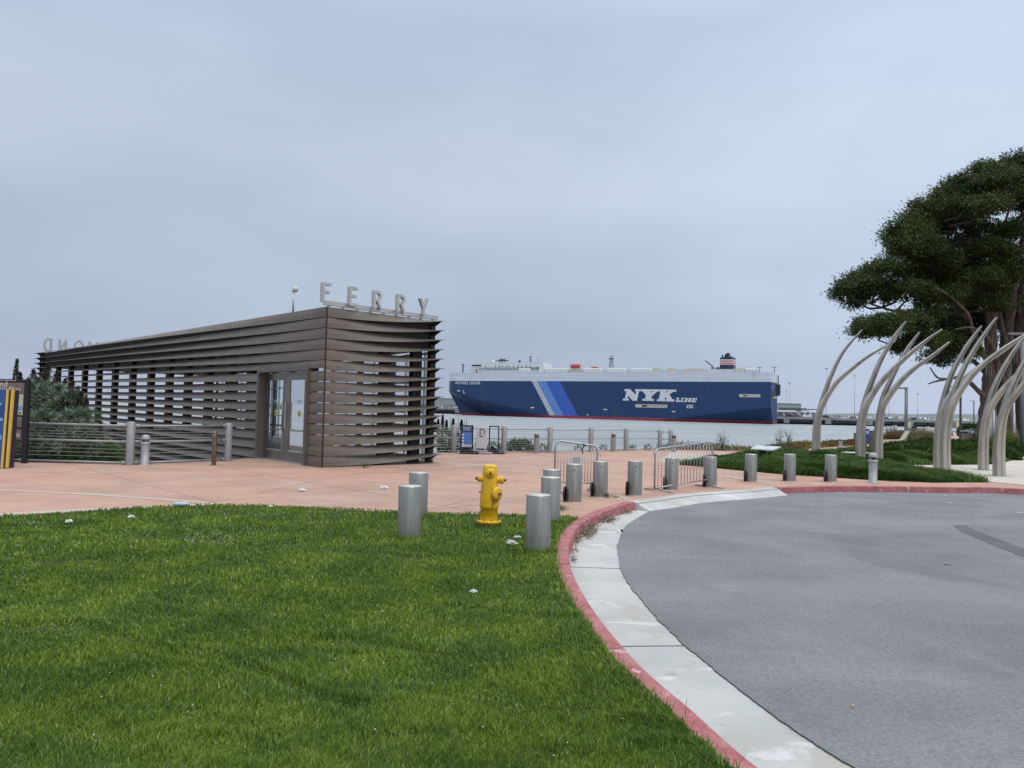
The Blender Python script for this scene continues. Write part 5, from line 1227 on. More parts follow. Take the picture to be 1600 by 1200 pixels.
t, cx, wd_, zt = shed(1190, 1251.5, 629, 653, 470, 'pale teal warehouse on the wharf just right of the ship stern', SHT, 50)
for k in range(12): b = MB(); b.box((cx-wd_/2+11+k*1.45, 469.9, 6.0), (1.15, .2, 1.5)); b.build('window', mat('shed window', (.06, .09, .10), .4), t)
t, cx, wd_, zt = shed(1190, 1246.5, 642.3, 653, 455, 'low beige wharf office with square windows in front of the teal warehouse', SHB, 12)
for k, u in enumerate((1219, 1229, 1241.5)): p = AT(u, 646, 454.9); f = MB().box(p, (1.6, .1, 1.4)).build('window', MATS['shed window'], t)
p = AT(1234, 647, 454.9); MB().box(p, (.9, .12, 2.2)).build('door', mat('brown door', (.18, .07, .03), .7), t)
t, cx, wd_, zt = shed(640, 722, 621, 641, 640, 'long grey warehouse low on the horizon left of the ship bow', SHG, 60)
for k in range(14): b = MB(); b.box((cx-wd_/2+4+k*3.1, 639.9, 3.2), (2.2 if k % 3 else 1.2, .2, 2.0)); b.build('window', mat('shed shutter', (.17, .19, .20), .8), t)
t, cx, wd_, zt = shed(1258, 1274, 645.3, 653, 470, 'small white cabin with dark windows between the teal warehouse and the first arch', SW, 8)
for k in range(2): MB().box((cx-1.6+k*3.4, 469.9, 3.6), (2.4, .1, .9)).build('window', DARK, t)
# gantry behind the first arch
t = thing('pipe_gantry', AT(1270, 650, 465), 'thin dark overhead pipe frame between the teal warehouse and the first arch', 'gantry'); b = MB()
b.bar(AT(1262, 639.5, 465), AT(1282, 640.2, 465), .5, .5); b.build('beam', DARK, t)
for u in (1262.5, 1281): MB().tube([AT(u, 653, 465), AT(u, 639.7, 465)], .2, 5).build('post', DARK, t)
# high masts
for u, vt, Y, lab in ((1233, 598, 560, 'thin high light mast above the teal warehouse, taller one'), (1228, 609, 620, 'thin shorter light mast above the teal warehouse'), (1290.5, 575, 450, 'tall light mast seen left of the first arch fork'), (1335, 586.5, 520, 'tall light mast standing clear between the first and second arches'), (1389, 601, 620, 'faint high mast between the second and third arches'), (1433.5, 615, 600, 'thin high mast right of the near lamp post'), (1383, 626, 640, 'short faint mast low beside the third arch')):
    p = AT(u, 652, Y); p.z = .9; q_ = AT(u, vt, Y); t = thing('high_mast_light', p, lab, 'light mast', 'high mast lights over the wharf')
    gm_ = mat('far mast grey', (.33, .36, .39), .7); MB().tube([p, Vector((p.x, p.y, q_.z))], [.18, .10], 6).build('pole', gm_, t)
    b = MB(); b.lathe([(.25, -.5), (.8, -.35), (.8, -.1), (.3, .2)], (p.x, p.y, q_.z), 10)
    for k in range(8): a = k*math.pi/4; b.box((p.x+.95*math.cos(a), p.y+.95*math.sin(a), q_.z-.4), (.35, .35, .3), rz=a)
    b.build('lamp_ring', gm_, t)
# cars
def car_mesh(kind):
    hgt = {'sedan': 1.42, 'suv': 1.75, 'van': 2.15}[kind]; b = MB()
    pr = {'sedan': [(-2.2,.35),(2.2,.35),(2.25,.65),(2.15,.85),(1.2,.95),(.55,1.38),(-.75,1.42),(-1.55,.98),(-2.15,.93),(-2.25,.6)],
          'suv': [(-2.25,.4),(2.25,.4),(2.3,.8),(2.2,1.02),(1.3,1.12),(.75,1.7),(-1.8,1.75),(-2.15,1.1),(-2.28,.7)],
          'van': [(-2.4,.4),(2.4,.4),(2.42,.9),(2.2,1.2),(1.5,2.05),(1.2,2.15),(-2.3,2.15),(-2.42,1.2)]}[kind]
    b.prism(pr, lambda x, z, t: Vector((x, t, z)), -.88, .88, 0)
    wz0, wz1 = hgt-.48, hgt-.10
    for s_ in (-1, 1): b.box((-.3 if kind != 'van' else .6, s_*.885, (wz0+wz1)/2), (1.9 if kind != 'van' else 1.6, .02, wz1-wz0), mi=1)
    b.box((.98 if kind == 'sedan' else 1.08, 0, (wz0+wz1)/2-.02), (.25, 1.5, .36), mi=1)
    for x in (-1.35, 1.4):
        for s_ in (-1, 1): b.lathe([(.001, -.1), (.33, -.1), (.33, -.1), (.33, .1), (.33, .1), (.001, .1)], (x, s_*.82, .33), 10, mi=2, mtx=Matrix.Rotation(R(90), 3, 'X'))
    return b
tyre = mat('tyre black', (.02, .02, .02), .8); wing = mat('car glass', (.03, .04, .05), .15)
paints = {'white': (.62, .64, .66), 'silver': (.38, .40, .42), 'black': (.025, .027, .03), 'dark grey': (.10, .105, .11), 'blue': (.04, .09, .2), 'red': (.3, .04, .04)}
protos = {}; cr_ = random.Random(11)
def put_car(p, rz):
    k = cr_.choices(['sedan', 'suv', 'van'], [4, 4, 1.3])[0]; c = cr_.choices(list(paints), [9, 3, 2, 2, 1, .6])[0] if k != 'van' else 'white'
    lab = {'sedan': 'small %s sedan parked among the rows on the far wharf', 'suv': '%s sport utility car parked among the rows on the far wharf', 'van': '%s van parked among the rows on the far wharf'}[k] % c
    if (k, c) not in protos:
        o = car_mesh(k).build('parked_car', [mat('car paint '+c, paints[c], .3), wing, tyre]); protos[(k, c)] = o
    else: o = protos[(k, c)].copy(); COL.objects.link(o)
    o.location = p; o.rotation_euler.z = rz; tag(o, lab, 'car', f'{c} {k}s parked on the far wharf')
dp = (PB_-PA).normalized(); dn = Vector((-dp.y, dp.x, 0)); prz = math.atan2(dp.y, dp.x)
s = 28.
while s < 290:
    s += cr_.uniform(4.9, 6.6)
    if cr_.random() < .85: put_car(PA+dp*s+dn*4+Vector((0, 0, .9)), prz+cr_.choice((0, math.pi)))
for row, st_ in ((12, 3.0), (26, 3.1), (44, 3.4)):
    s = 42.
    while s < 290:
        s += st_*cr_.choice((1, 1, 1, 2))
        if cr_.random() < .8: put_car(PA+dp*s+dn*row+Vector((0, 0, .9)), prz+R(90)+cr_.choice((0, math.pi)))
# cars and launches by the left wharf
s0_ = Vector((-110, 583, 1.2))
for k in range(9): put_car(Vector((-78+k*6.2, 577-k*1.2, 1.2)), R(-14))

# ================================================================ LAMP POSTS, PYLONS
LPM = mat('lamp post grey', (.17, .18, .20), .55, .3, c2=(.21, .22, .24), scale=2)
def street_lamp(u, vb, vt, label, r_=.075, arm=1, Y=None):
    p = G(u, vb) if Y is None else Vector((AT(u, vb, Y).x, Y, 0)); h = AT(u, vt, p.y).z; t = thing('street_lamp', p, label, 'lamp post')
    MB().tube([p, p+Vector((0, 0, h))], [r_, r_*.9], 12).build('pole', LPM, t); MB().lathe([(r_*2, 0), (r_*2, .03), (r_*1.3, .05)], p, 12).build('base', LPM, t)
    if arm:
        b = MB(); b.box(p+Vector((-.38*arm, 0, h-.06)), (.72, .22, .09)); b.build('lamp_head', LPM, t, bevel=.02); MB().box(p+Vector((-.42*arm, 0, h-.11)), (.45, .16, .012)).build('lens', mat('lamp lens', (.4, .4, .38), .3), t)
street_lamp(1415.5, 696, 605, 'grey lamp post with flat head, standing clear between the third and middle arches', .105)
street_lamp(1500.5, 691, 604, 'grey pole rising behind the middle arches, left of the bush', .09, 1)
street_lamp(1521.5, 672, 626, 'grey lamp post with flat head just left of the big tree trunk', .13, 1)
street_lamp(1598.5, 712, 520, 'grey pole at the right frame edge', .12, 1)
PYL = mat('pylon grey', (.33, .35, .38), .5, .3, c2=(.40, .42, .45), scale=2)
for u, vb, vt, lab in ((1547.5, 696, 648, 'slender pale post at the left of the tree, behind the sixth arch'), (1552.5, 700, 642, 'second slender pale post, right behind the sixth arch'), (1579, 694, 645, 'slender pale post left of its twin, right of the seventh arch'), (1584.5, 698, 646, 'slender pale post at the right of its twin by the right trunk')):
    p = G(u, vb); h = AT(u, vt, p.y).z; t = thing('slender_post', p, lab, 'post'); MB().tube([p, p+Vector((0, 0, h))], .075, 12).build('shaft', PYL, t); MB().lathe([(.08, h), (.06, h+.05), (.001, h+.06)], p, 12).build('cap', ALU, t)

# ================================================================ FISHING PIER WITH RAILING, BENCH AND PERSON
fd = thing('fishing_pier', G(1420, 679), 'low wooden deck with thick grey railing posts reaching over the water beyond the arches', 'pier')
a, b_ = G(1376, 678.5), G(1500, 680.5); DKM = mat('weathered deck timber', (.10, .09, .085), .9, c2=(.16, .145, .13), scale=2)
dk = MB(); dk.box((a+b_)/2+Vector((0, 2.2, -.35)), (abs(b_.x-a.x), 5, .6)); dk.build('deck', DKM, fd)
for k in range(7): p = a+(b_-a)*(k+.5)/7; MB().tube([p+Vector((0, 1, -3)), p+Vector((0, 1, -.5))], .25, 8).build('pile', BLK, fd)
for u, vb, vt in ((1386.5, 678, 666), (1393, 677, 665.5), (1399, 676.5, 664.5), (1445.5, 679, 667), (1450, 678, 666.5), (1486.5, 680, 668), (1424.5, 676, 666)):
    p = AT(u, vb, a.y+1); h = AT(u, vt, a.y+1).z; MB().tube([Vector((p.x, p.y, -.1)), Vector((p.x, p.y, h))], .17, 10).build('post', RAILG, fd)
for k in range(5): u = 1448+k*3.2; p = AT(u, 680, a.y-1.5); h = AT(u, 670, a.y-1.5).z; MB().tube([Vector((p.x, p.y, -.1)), Vector((p.x, p.y, h))], .13, 8).build('picket', RAILG, fd)
for z in (.85, .45): MB().tube([AT(1377, 670, a.y+1)*Vector((1,1,0)).to_tuple()[0] if False else Vector((AT(1377, 670, a.y+1).x, a.y+1, z)), Vector((AT(1500, 670, a.y+1).x, a.y+1.5, z))], .045, 6).build('rail', RAILG, fd)
# bench
bp_ = Vector((AT(1430, 677, a.y-.8).x, a.y-.8, -.05)); t = thing('bench', bp_, 'slatted bench seen from behind at the far deck, with a person sitting on it', 'bench'); BM = mat('bench timber', (.13, .125, .12), .8)
for z in (.50, .62, .74): MB().box(bp_+Vector((0, 0, z)), (2.3, .04, .10)).build('backrest_slat', BM, t)
MB().box(bp_+Vector((0, .28, .42)), (2.3, .45, .05)).build('seat', BM, t)
for x in (-1, 1): MB().box(bp_+Vector((x, .2, .22)), (.07, .5, .44)).build('leg', BM, t); MB().box(bp_+Vector((x, .02, .6)), (.06, .05, .42)).build('arm_post', BM, t)
# person: one skinned surface, seated with back to us
def person(p):
    me = bpy.data.meshes.new('person'); J = [(0, .30, .48, .15), (0, .26, .70, .15), (0, .24, .92, .17), (0, .25, 1.06, .075), (0, .28, 1.17, .095), (0, .28, 1.29, .085),
      (-.20, .25, .98, .07), (-.27, .32, .74, .052), (-.14, .52, .66, .04), (.20, .25, .98, .07), (.27, .32, .74, .052), (.14, .52, .66, .04),
      (-.10, .34, .48, .10), (-.12, .78, .50, .08), (-.12, .82, .10, .055), (.10, .34, .48, .10), (.12, .78, .50, .08), (.12, .82, .10, .055), (-.12, .95, .05, .045), (.12, .95, .05, .045)]
    E = [(0,1),(1,2),(2,3),(3,4),(4,5),(2,6),(6,7),(7,8),(2,9),(9,10),(10,11),(0,12),(12,13),(13,14),(0,15),(15,16),(16,17),(14,18),(17,19)]
    me.from_pydata([q_[:3] for q_ in J], E, []); o = bpy.data.objects.new('person', me); COL.objects.link(o)
    m = o.modifiers.new('skin', 'SKIN'); 
    for i, v in enumerate(me.skin_vertices[0].data): v.radius = (J[i][3],)*2; v.use_root = (i == 0)
    m2 = o.modifiers.new('sub', 'SUBSURF'); m2.levels = 1; m2.render_levels = 2
    me.materials.append(mat('dark jacket', (.015, .017, .028), .85)); o.location = p; return tag(o, 'person in a dark jacket sitting on the far bench with their back to us', 'person')
pr_ = person(bp_+Vector((.05, 0, 0)))
MB().lathe([(.10, -.02), (.112, .05), (.10, .12), (.06, .16), (.001, .17)], bp_+Vector((.05, .275, 1.20)), 14).build('hair', mat('dark hair', (.012, .01, .01), .7), pr_)
# small kit on the path beyond the arches
p = G(1397, 697.5); t = thing('wayside_bench', p, 'pale angular seat on the path behind the third arch', 'bench')
b = MB(); b.add([p+Vector(q_) for q_ in ((-.75,0,0),(.5,0,0),(.75,0,.42),(-.75,0,.36),(-.75,.5,0),(.5,.5,0),(.75,.5,.42),(-.75,.5,.36))], [(0,1,2,3),(7,6,5,4),(0,4,5,1),(1,5,6,2),(2,6,7,3),(3,7,4,0)]); b.build('seat', C_SLAB, t)
MB().bar(p+Vector((.55, .25, .3)), p+Vector((.95, .25, .95)), .5, .06).build('backrest', C_SLAB, t)
p = G(1353, 704); t = thing('blue_notice_post', p, 'blue sign on a short post behind the second arch', 'sign'); MB().tube([p, p+Vector((0,0,.7))], .04, 8).build('post', LPM, t); MB().box(p+Vector((.04, -.05, .80)), (.16, .04, .66)).build('sign_panel', mat('sign blue', (.03, .08, .34), .5), t); MB().box(p+Vector((.04, -.075, .95)), (.10, .01, .16)).build('sign_mark', WHT, t)
p = G(1361.5, 709); t = thing('timber_post', p, 'weathered square timber post between the second and third arches', 'post'); MB().box(p+Vector((0, 0, .5)), (.16, .16, 1.15)).build('post', DKM, t); MB().box(p+Vector((0, 0, 1.085)), (.18, .18, .03)).build('cap', DKM, t)
p = G(1506.5, 692); t = thing('litter_bin', p, 'small dark green bin beside the fence panel left of the tree', 'bin'); MB().lathe([(.20, 0), (.24, .75), (.24, .75), (.27, .77), (.27, .84), (.001, .86)], p, 16).build('body', mat('bin green', (.02, .07, .065), .5), t); MB().box(p+Vector((0, -.24, .68)), (.22, .03, .08)).build('opening', BLK, t)
p = G(1517, 694); t = thing('fence_panel', p, 'short grey timber fence panel with a pale curved top left of the tree', 'fence')
for k in range(11): MB().box(p+Vector((-.62+k*.125, 0, .38)), (.11, .04, .76)).build('board', mat('grey fence board', (.20, .185, .16), .9), t)
b = MB(); b.tube([p+Vector((x, 0, .86+.12*math.cos(x*1.6))) for x in (-.75, -.4, 0, .4, .75)], .04, 6); b.build('top_rail', ALU, t)

# ================================================================ LITTER, DEBRIS, SKID MARK
SKM = mat('tyre rubber mark', (.075, .078, .085), .9, c2=(.11, .115, .12), scale=3, coord='World')
A_ = [G(*q_, -.138) for q_ in ((1489, 821), (1500, 829), (1520, 838), (1545, 848.5), (1575, 861), (1610, 875))]; B__ = [G(*q_, -.138) for q_ in ((1511, 821), (1519, 827), (1537, 834), (1562, 843.5), (1590, 854), (1620, 864.5))]
b = MB(); strip(b, catmull(A_, 5), catmull(B__, 5), 0, -.134, -.134); tag(b.build('skid_mark', SKM), kind='structure')
CR = mat('crumpled white paper', (.58, .58, .56), .8, c2=(.66, .66, .64), scale=20)
def crumple(u, v, sz_, label, m=CR, z=0.0, cat='litter', flat=.6, name='crumpled_paper'):
    sz_ *= .82; p = G(u, v, z); b = bmesh.new(); bmesh.ops.create_icosphere(b, subdivisions=3, radius=1); r__ = random.Random(int(u*7+v))
    ph = [r__.uniform(0, 6) for _ in range(6)]
    for vv in b.verts:
        c = vv.co; k = 1+.35*math.sin(4*c.x+ph[0])*math.sin(5*c.y+ph[1])+.22*math.sin(9*c.z+ph[2]+6*c.x)+r__.uniform(-.16, .16); vv.co = Vector((c.x*k*sz_, c.y*k*sz_*.8, max(-.1, c.z)*k*sz_*flat))
    me = bpy.data.meshes.new(name); b.to_mesh(me); b.free(); me.materials.append(m); o = bpy.data.objects.new(name, me); COL.objects.link(o); o.location = p+Vector((0, 0, .015)); return tag(o, label, cat)
crumple(472, 768, .085, 'crumpled white paper lying alone on the terracotta plaza left of the dark-spotted one')
o = crumple(599.5, 764, .10, 'crumpled white wrapper with a dark inside on the plaza nearest the bollards')
crumple(740, 927, .035, 'small white scrap in the lawn in front of the bollards', z=.03); crumple(799, 851, .075, 'white crumpled bag in the lawn just left of the nearest right bollard', z=.02)
crumple(808, 841, .06, 'faint greenish plastic wrap in the grass right behind the white crumpled bag', mat('clear plastic film', (.42, .50, .48), .3), .02, flat=.35, name='plastic_wrap')
crumple(107, 817, .05, 'white scrap at the far left of the lawn edge', z=.03); crumple(205, 809.5, .055, 'white scrap near the top edge of the lawn, left of the bottle', z=.03); crumple(423, 792.5, .04, 'tiny white scrap at the top edge of the lawn, right of the bottle', z=.03)
crumple(1476, 776, .05, 'tiny pale scrap by the far kerb on the right', z=-.138); crumple(1293, 768, .05, 'white scrap at the foot of the far red kerb', z=-.14)
crumple(1230, 767, .05, 'green scrap at the foot of the far red kerb', mat('green scrap', (.02, .25, .08), .6), -.14); crumple(1332, 1106, .014, 'tiny tan pebble on the asphalt in the lower middle', mat('tan pebble', (.5, .38, .25), .8), -.138, name='pebble', cat='stone')
crumple(1484, 787, .06, 'flat white scrap on the asphalt near the far kerb', flat=.15, z=-.138); crumple(1593, 802, .06, 'flat white scrap on the asphalt at the right frame edge', flat=.15, z=-.138)
crumple(1479, 882, .045, 'pale round patch stuck on the middle of the asphalt', mat('pale gum', (.26, .27, .27), .8), -.138, flat=.08, name='flattened_scrap')
p = G(283, 793.5); t = thing('plastic_bottle', p, 'clear bluish plastic bottle lying on its side at the top edge of the lawn', 'bottle'); PBm = mat('bluish clear plastic', (.45, .56, .64), .15)
mtx = Vector((1, -.25, .05)).normalized().to_track_quat('Z', 'Y').to_matrix(); MB().lathe([(.001, -.13), (.035, -.125), (.037, -.08), (.033, 0), (.037, .06), (.015, .11), (.015, .13)], p+Vector((0, 0, .06)), 14, mtx=mtx).build('body', PBm, t); MB().lathe([(.017, .128), (.017, .15), (.001, .152)], p+Vector((0, 0, .06)), 10, mtx=mtx).build('cap', mat('bottle cap', (.5, .55, .6), .5), t)
# torn tissue over the end of the near kerb
for k, (u, v, z) in enumerate(((966, 782, .01), (972, 779, .01), (977, 781, .01), (980, 786, -.03), (979, 792, -.10), (979, 797, -.14))): crumple(u, v, .045, ('torn white tissue draped over the end of the near red kerb' if k == 0 else 'scrap of torn white tissue at the end of the near red kerb'), z=z, flat=.8)['group'] = 'tissue scraps on the kerb end'
p = G(967, 832, -.15); t = thing('can_fragment', p, 'small round white and black object in the gutter beside the asphalt edge', 'litter'); MB().lathe([(.001, 0), (.03, 0), (.03, .04), (.03, .04), (.001, .042)], p, 12, mtx=Matrix.Rotation(R(70), 3, 'X')).build('disc', CR, t); MB().lathe([(.001, .0), (.022, 0), (.022, .03)], p+Vector((.04, 0, .015)), 12).build('black_cap', BLK, t)
# leaf litter in the gutter
V0 = []; rl_ = np.random.default_rng(5)
for (u, v, su, sv_, n0) in ((918, 828, 11, 11, 2600), (946, 811, 13, 6, 2000), (972, 801, 14, 2.5, 700), (905, 842, 4, 4, 120), (897, 862, 3, 6, 60), (896, 876, 3, 3, 60), (902, 848, 6, 2, 60)):
    for _ in range(n0):
        p = G(u+rl_.normal(0, su*.5), v+rl_.normal(0, sv_*.5), -.15); V0.append(p)
Pq = np.array([tuple(p) for p in V0]); kp = np.array([[q_.x, q_.y] for q_ in [a_+b_*.03 for a_, b_ in zip(Kc[:iA+2], nrm)]])
dm = np.array([np.min(np.hypot(kp[:, 0]-p[0], kp[:, 1]-p[1])) for p in Pq]); ins = ~pip(Pq, [(p.x, p.y) for p in lawn_poly]); Pq = Pq[ins & (dm > .03)]
ok = ~pip(Pq, [(p.x, p.y) for p in Lb+Rb+Ko[::-1]+[Vector((6, -14, 0)), Vector((-30, -14, 0))]]); Pq = Pq[ok]; Pq[:, 2] = -.147+rl_.uniform(0, .05, len(Pq))*np.exp(-np.maximum(0, 0))
Vv, Tt = leaves(Pq, rl_.normal(0, 1, Pq.shape)*[1, 1, .3], rl_.uniform(.03, .07, len(Pq)), rl_.uniform(.008, .02, len(Pq)))
Vv[:, 2] = np.maximum(Vv[:, 2], -.148); tag(np_mesh('leaf_litter', Vv, Tt, leafmat('dead leaves', (.13, .10, .07), (.36, .30, .21), (.5, .45, .36), .1)), 'dead leaves and twigs piled in the gutter against the inside of the red kerb', 'leaf litter', kind='stuff')
# ================================================================ VEGETATION
def ell(c, r_, n_, shell=.75):
    d = rng.normal(0, 1, (n_, 3)); d /= np.linalg.norm(d, axis=1)[:, None]; rr = rng.uniform(shell**3, 1, n_)**(1/3)
    return np.array(c)+d*rr[:, None]*np.array(r_), d
# ---- bush of silver rosettes behind the left railing
SIL = leafmat('silver green leaves', (.095, .14, .088), (.245, .30, .21), (.40, .44, .35), .2, .6)
SPK = leafmat('spent flower spikes', (.030, .024, .022), (.095, .078, .068), (.19, .17, .15), .1, .8)
SOFTG = leafmat('fresh green leaves', (.045, .09, .025), (.10, .17, .045), (.17, .24, .09), .3, .6)
def rosettes(name, items, parent, lf=.24, wd_=.034, k=52, m=SIL):
    Ps = []; Ns = []; ls = []
    for c, r_, nr in items:
        C_, D_ = ell(c, r_, nr, .55)
        for p, d in zip(C_, D_):
            d = d+np.array([0, -.35, .45]); d /= np.linalg.norm(d); n_ = rng.normal(0, 1, (k, 3)); n_ = n_-np.outer(n_@d, d); n_ /= np.linalg.norm(n_, axis=1)[:, None]
            n_ = n_+d*rng.uniform(.0, 1.3, k)[:, None]; n_ /= np.linalg.norm(n_, axis=1)[:, None]; sc = rng.uniform(.7, 1.25)
            Ps.append(np.repeat(p[None], k, 0)+d*rng.uniform(-.08, .04, k)[:, None]*sc); Ns.append(n_*3); ls.append(np.full(k, lf*sc)*rng.uniform(.7, 1.1, k))
    V, T = leaves(np.concatenate(Ps), np.concatenate(Ns), np.concatenate(ls), wd_); return np_mesh(name, V, T, m, parent)
def W3(u, v, Y): return AT(u, v, Y)
bs = thing('flowering_shrub', Vector((AT(95, 700, 22).x, 22, -.9)), 'big silver green shrub with dark spent flower spikes behind the left railing', 'shrub')
it = []
for u, v, Y, r_, n0 in ((62, 622, 22, .5, 30), (90, 628, 22, .5, 34), (112, 634, 22, .45, 28), (60, 645, 22, .55, 46), (85, 650, 21.8, .6, 56), (110, 655, 21.7, .55, 50), (50, 670, 21.4, .55, 50), (80, 680, 21.2, .6, 60), (115, 685, 21.3, .6, 56), (135, 690, 21.6, .5, 34), (30, 640, 22.4, .5, 30), (45, 700, 21.0, .5, 36), (90, 708, 21, .5, 40), (130, 706, 21.2, .45, 30), (72, 625, 22.3, .38, 20), (15, 680, 21.5, .6, 30), (150, 700, 21.7, .4, 22), (165, 708, 21.6, .35, 20)):
    it.append((tuple(W3(u, v, Y)), (r_, r_*.8, r_*.85), n0))
rosettes('foliage', it, bs)
def spikes(lst, name, parent):
    for u0, v0, u1, v1, Y, r_ in lst:
        a = np.array(tuple(W3(u0, v0, Y))); b_ = np.array(tuple(W3(u1, v1, Y))); n0 = 900; t_ = rng.uniform(0, 1, n0); prof = np.sin(np.clip(t_*1.05+.10, 0, 1)*math.pi)**.6*.8+.25
        n_ = rng.normal(0, 1, (n0, 3)); n_ /= np.linalg.norm(n_, axis=1)[:, None]; P_ = a+(b_-a)*t_[:, None]+n_*(r_*prof*rng.uniform(.2, 1, n0))[:, None]
        V, T = leaves(P_, n_+np.array([0, 0, .5]), .06, .022); np_mesh(name, V, T, SPK, parent)
spikes([(62, 632, 68, 585, 22.1, .17), (70, 610, 76, 566, 22.4, .14), (88, 640, 103, 592, 22.2, .15), (112, 650, 128, 612, 21.8, .15), (118, 655, 122, 605, 22.3, .13), (46, 628, 44, 592, 22.6, .14), (33, 618, 31, 583, 22.8, .10), (22, 612, 27, 562, 22.6, .055), (80, 625, 90, 580, 22.4, .14), (54, 620, 52, 578, 22.5, .15), (104, 632, 114, 596, 22.0, .14), (38, 650, 36, 606, 22.0, .15), (74, 640, 80, 600, 21.9, .17), (128, 660, 136, 624, 21.9, .13), (92, 660, 98, 622, 21.5, .13), (54, 648, 62, 612, 21.9, .13), (152, 700, 158, 660, 21.6, .06), (96, 655, 106, 628, 21.6, .12)], 'flower_spike', bs)
tb = MB()
for u0, v0, u1, v1 in ((80, 700, 66, 640), (100, 705, 95, 655), (60, 700, 40, 640), (120, 700, 118, 660), (30, 640, 25, 590)): tb.tube([W3(u0, v0+12, 21.8), W3(u0, v0, 21.8), W3(u1, v1, 22.1)], [.04, .03, .012], 6)
tb.build('stem', mat('shrub stem', (.07, .055, .04), .9), bs)
gs = thing('feathery_shrub', Vector((AT(160, 715, 21.9).x, 21.9, -.9)), 'low fresh green feathery shrub behind the railing, right of the big silver one', 'shrub')
Pq = []; Dq = []
for u, v, Y, r_, n0 in ((150, 708, 21.3, .42, 1600), (172, 714, 21.4, .38, 1400), (125, 716, 21.0, .40, 1300), (98, 718, 20.9, .38, 1000), (186, 718, 21.7, .3, 700), (60, 716, 20.8, .38, 900), (144, 650, 22.0, .22, 240), (140, 668, 21.9, .25, 300)):
    p, d = ell(tuple(W3(u, v, Y)), (r_*1.2, r_, r_*.8), n0, .3); Pq.append(p); Dq.append(d+[0, 0, .6])
V, T = leaves(np.concatenate(Pq), np.concatenate(Dq), .13, .012); np_mesh('foliage', V, T, SOFTG, gs)
# right of the shelter
r2 = thing('flowering_shrub', Vector((G(697, 708).x, G(697, 707).y+.7, 0)), 'rounded green shrub spilling at the railing between the shelter corner and the blue notice', 'shrub'); Y0 = G(697, 707).y+.75
rosettes('foliage', [(tuple(W3(u, v, Y0+dy)), (r_, r_*.7, r_*.8), n0) for u, v, dy, r_, n0 in ((690, 684, .2, .45, 26), (684, 695, 0, .4, 22), (697, 697, -.15, .42, 28), (706, 702, -.35, .28, 16), (714, 688, .3, .45, 22), (733, 695, .3, .5, 24), (742, 701, .2, .3, 10), (678, 681, .4, .4, 16))], r2, .15, .026, 40)
r3 = thing('spiky_plants', Vector((G(697, 708).x, Y0+1.2, 0)), 'upright dark flower spikes rising behind the railing right of the shelter', 'plant')
for k, (u, v0, v1, m) in enumerate([(679, 680, 660, 1), (684, 680, 656, 1), (691, 682, 649, 1), (697, 682, 657, 1), (703, 680, 652, 0), (707.5, 678, 655, 1), (716, 676, 650, 0), (720.5, 676, 657, 1), (725, 676, 657, 0), (729, 678, 653, 0), (712, 680, 661, 0), (700, 680, 665, 0)]):
    Y = Y0+1.0; a = W3(u, v0+12, Y); b_ = W3(u+rng.uniform(-.5, 1.2), v1, Y)
    MB().tube([a, (a+b_)/2, b_], [.02, .016, .006], 5).build('stem', MATS['shrub stem'], r3)
    if m: spikes([(u, v0-4, u+.8, v1, Y, .05)], 'flower_spike', r3)
# straggly plants along the foot of the waterside railing
ed_ = []; eD = []; 
for u, v, r_, n0 in ((800, 703, .30, 260), (811, 700, .38, 420), (820, 701.5, .36, 380), (790, 704, .22, 160), (836, 704, .22, 130), (772, 702, .25, 200), (850, 704, .2, 100), (905, 704.5, .14, 60), (945, 703, .14, 60), (990, 702.5, .14, 60), (1015, 702, .16, 70), (762, 704, .2, 100), (806, 695, .12, 60), (1035, 702, .16, 70)):
    p0 = G(u, 706.5 if u < 900 else 704); p, d = ell((p0.x, p0.y+.35, max(.05, AT(u, v, p0.y).z)), (r_*1.1, r_*.7, r_), n0, .2); ed_.append(p); eD.append(d+[0, 0, .7])
tag(np_mesh('edge_plants', *leaves(np.concatenate(ed_), np.concatenate(eD), .16, .035), leafmat('edge plant leaves', (.035, .065, .025), (.085, .135, .05), (.16, .17, .09), .2)), 'low ragged green plants growing along the foot of the waterside railing', 'plants', kind='stuff')
# ice plant bank
PI = []; DI = []
shw = SH[6:]+[Vector((46, 92, 0))]
shc = resample(catmull(shw, 6), .25)
for i, p in enumerate(shc[:-1]):
    t = (shc[i+1]-p).normalized(); nn = Vector((-t.y, t.x, 0))
    far = min(1, max(.35, 40/p.y))
    for _ in range(int(210*far)):
        o = rng.uniform(-1.0, 1.9); hgt = (.10+.16*(math.sin(i*.31)+math.sin(i*.13+2)+2)/4+.12*math.sin(o*3+i*.2))*max(0, min(1, (o+1.1)/.8))
        if o > .3: hgt -= (o-.3)*.55
        q_ = p+nn*o; PI.append((q_.x, q_.y, hgt*rng.uniform(.4, 1.05)))
PI = np.array(PI); DI = rng.normal(0, 1, PI.shape)+[0, 0, .35]
def bandmat(name):
    return leafmat(name, (.08, .095, .035), (.20, .165, .07), (.30, .19, .11), .15, .6, patch=((.85, .42, .40), (1.2, 1.2, .55)), pscale=.3)
tag(np_mesh('ice_plants', *leaves(PI, DI, .0022*PI[:, 1]*rng.uniform(.7, 1.4, len(PI)), .0012*PI[:, 1]), bandmat('ice plant leaves')), 'matted reddish and yellow green ice plant covering the bank between path and water', 'ground cover', kind='stuff')
icb = MB(); A_ = offset(shc, -.9); B_ = offset(shc, .2); C_ = offset(shc, 2.0)
strip(icb, A_, B_, 0, .01, .10); strip(icb, B_, C_, 0, .10, -.95); tag(icb.build('bank', C_BANK), kind='structure')
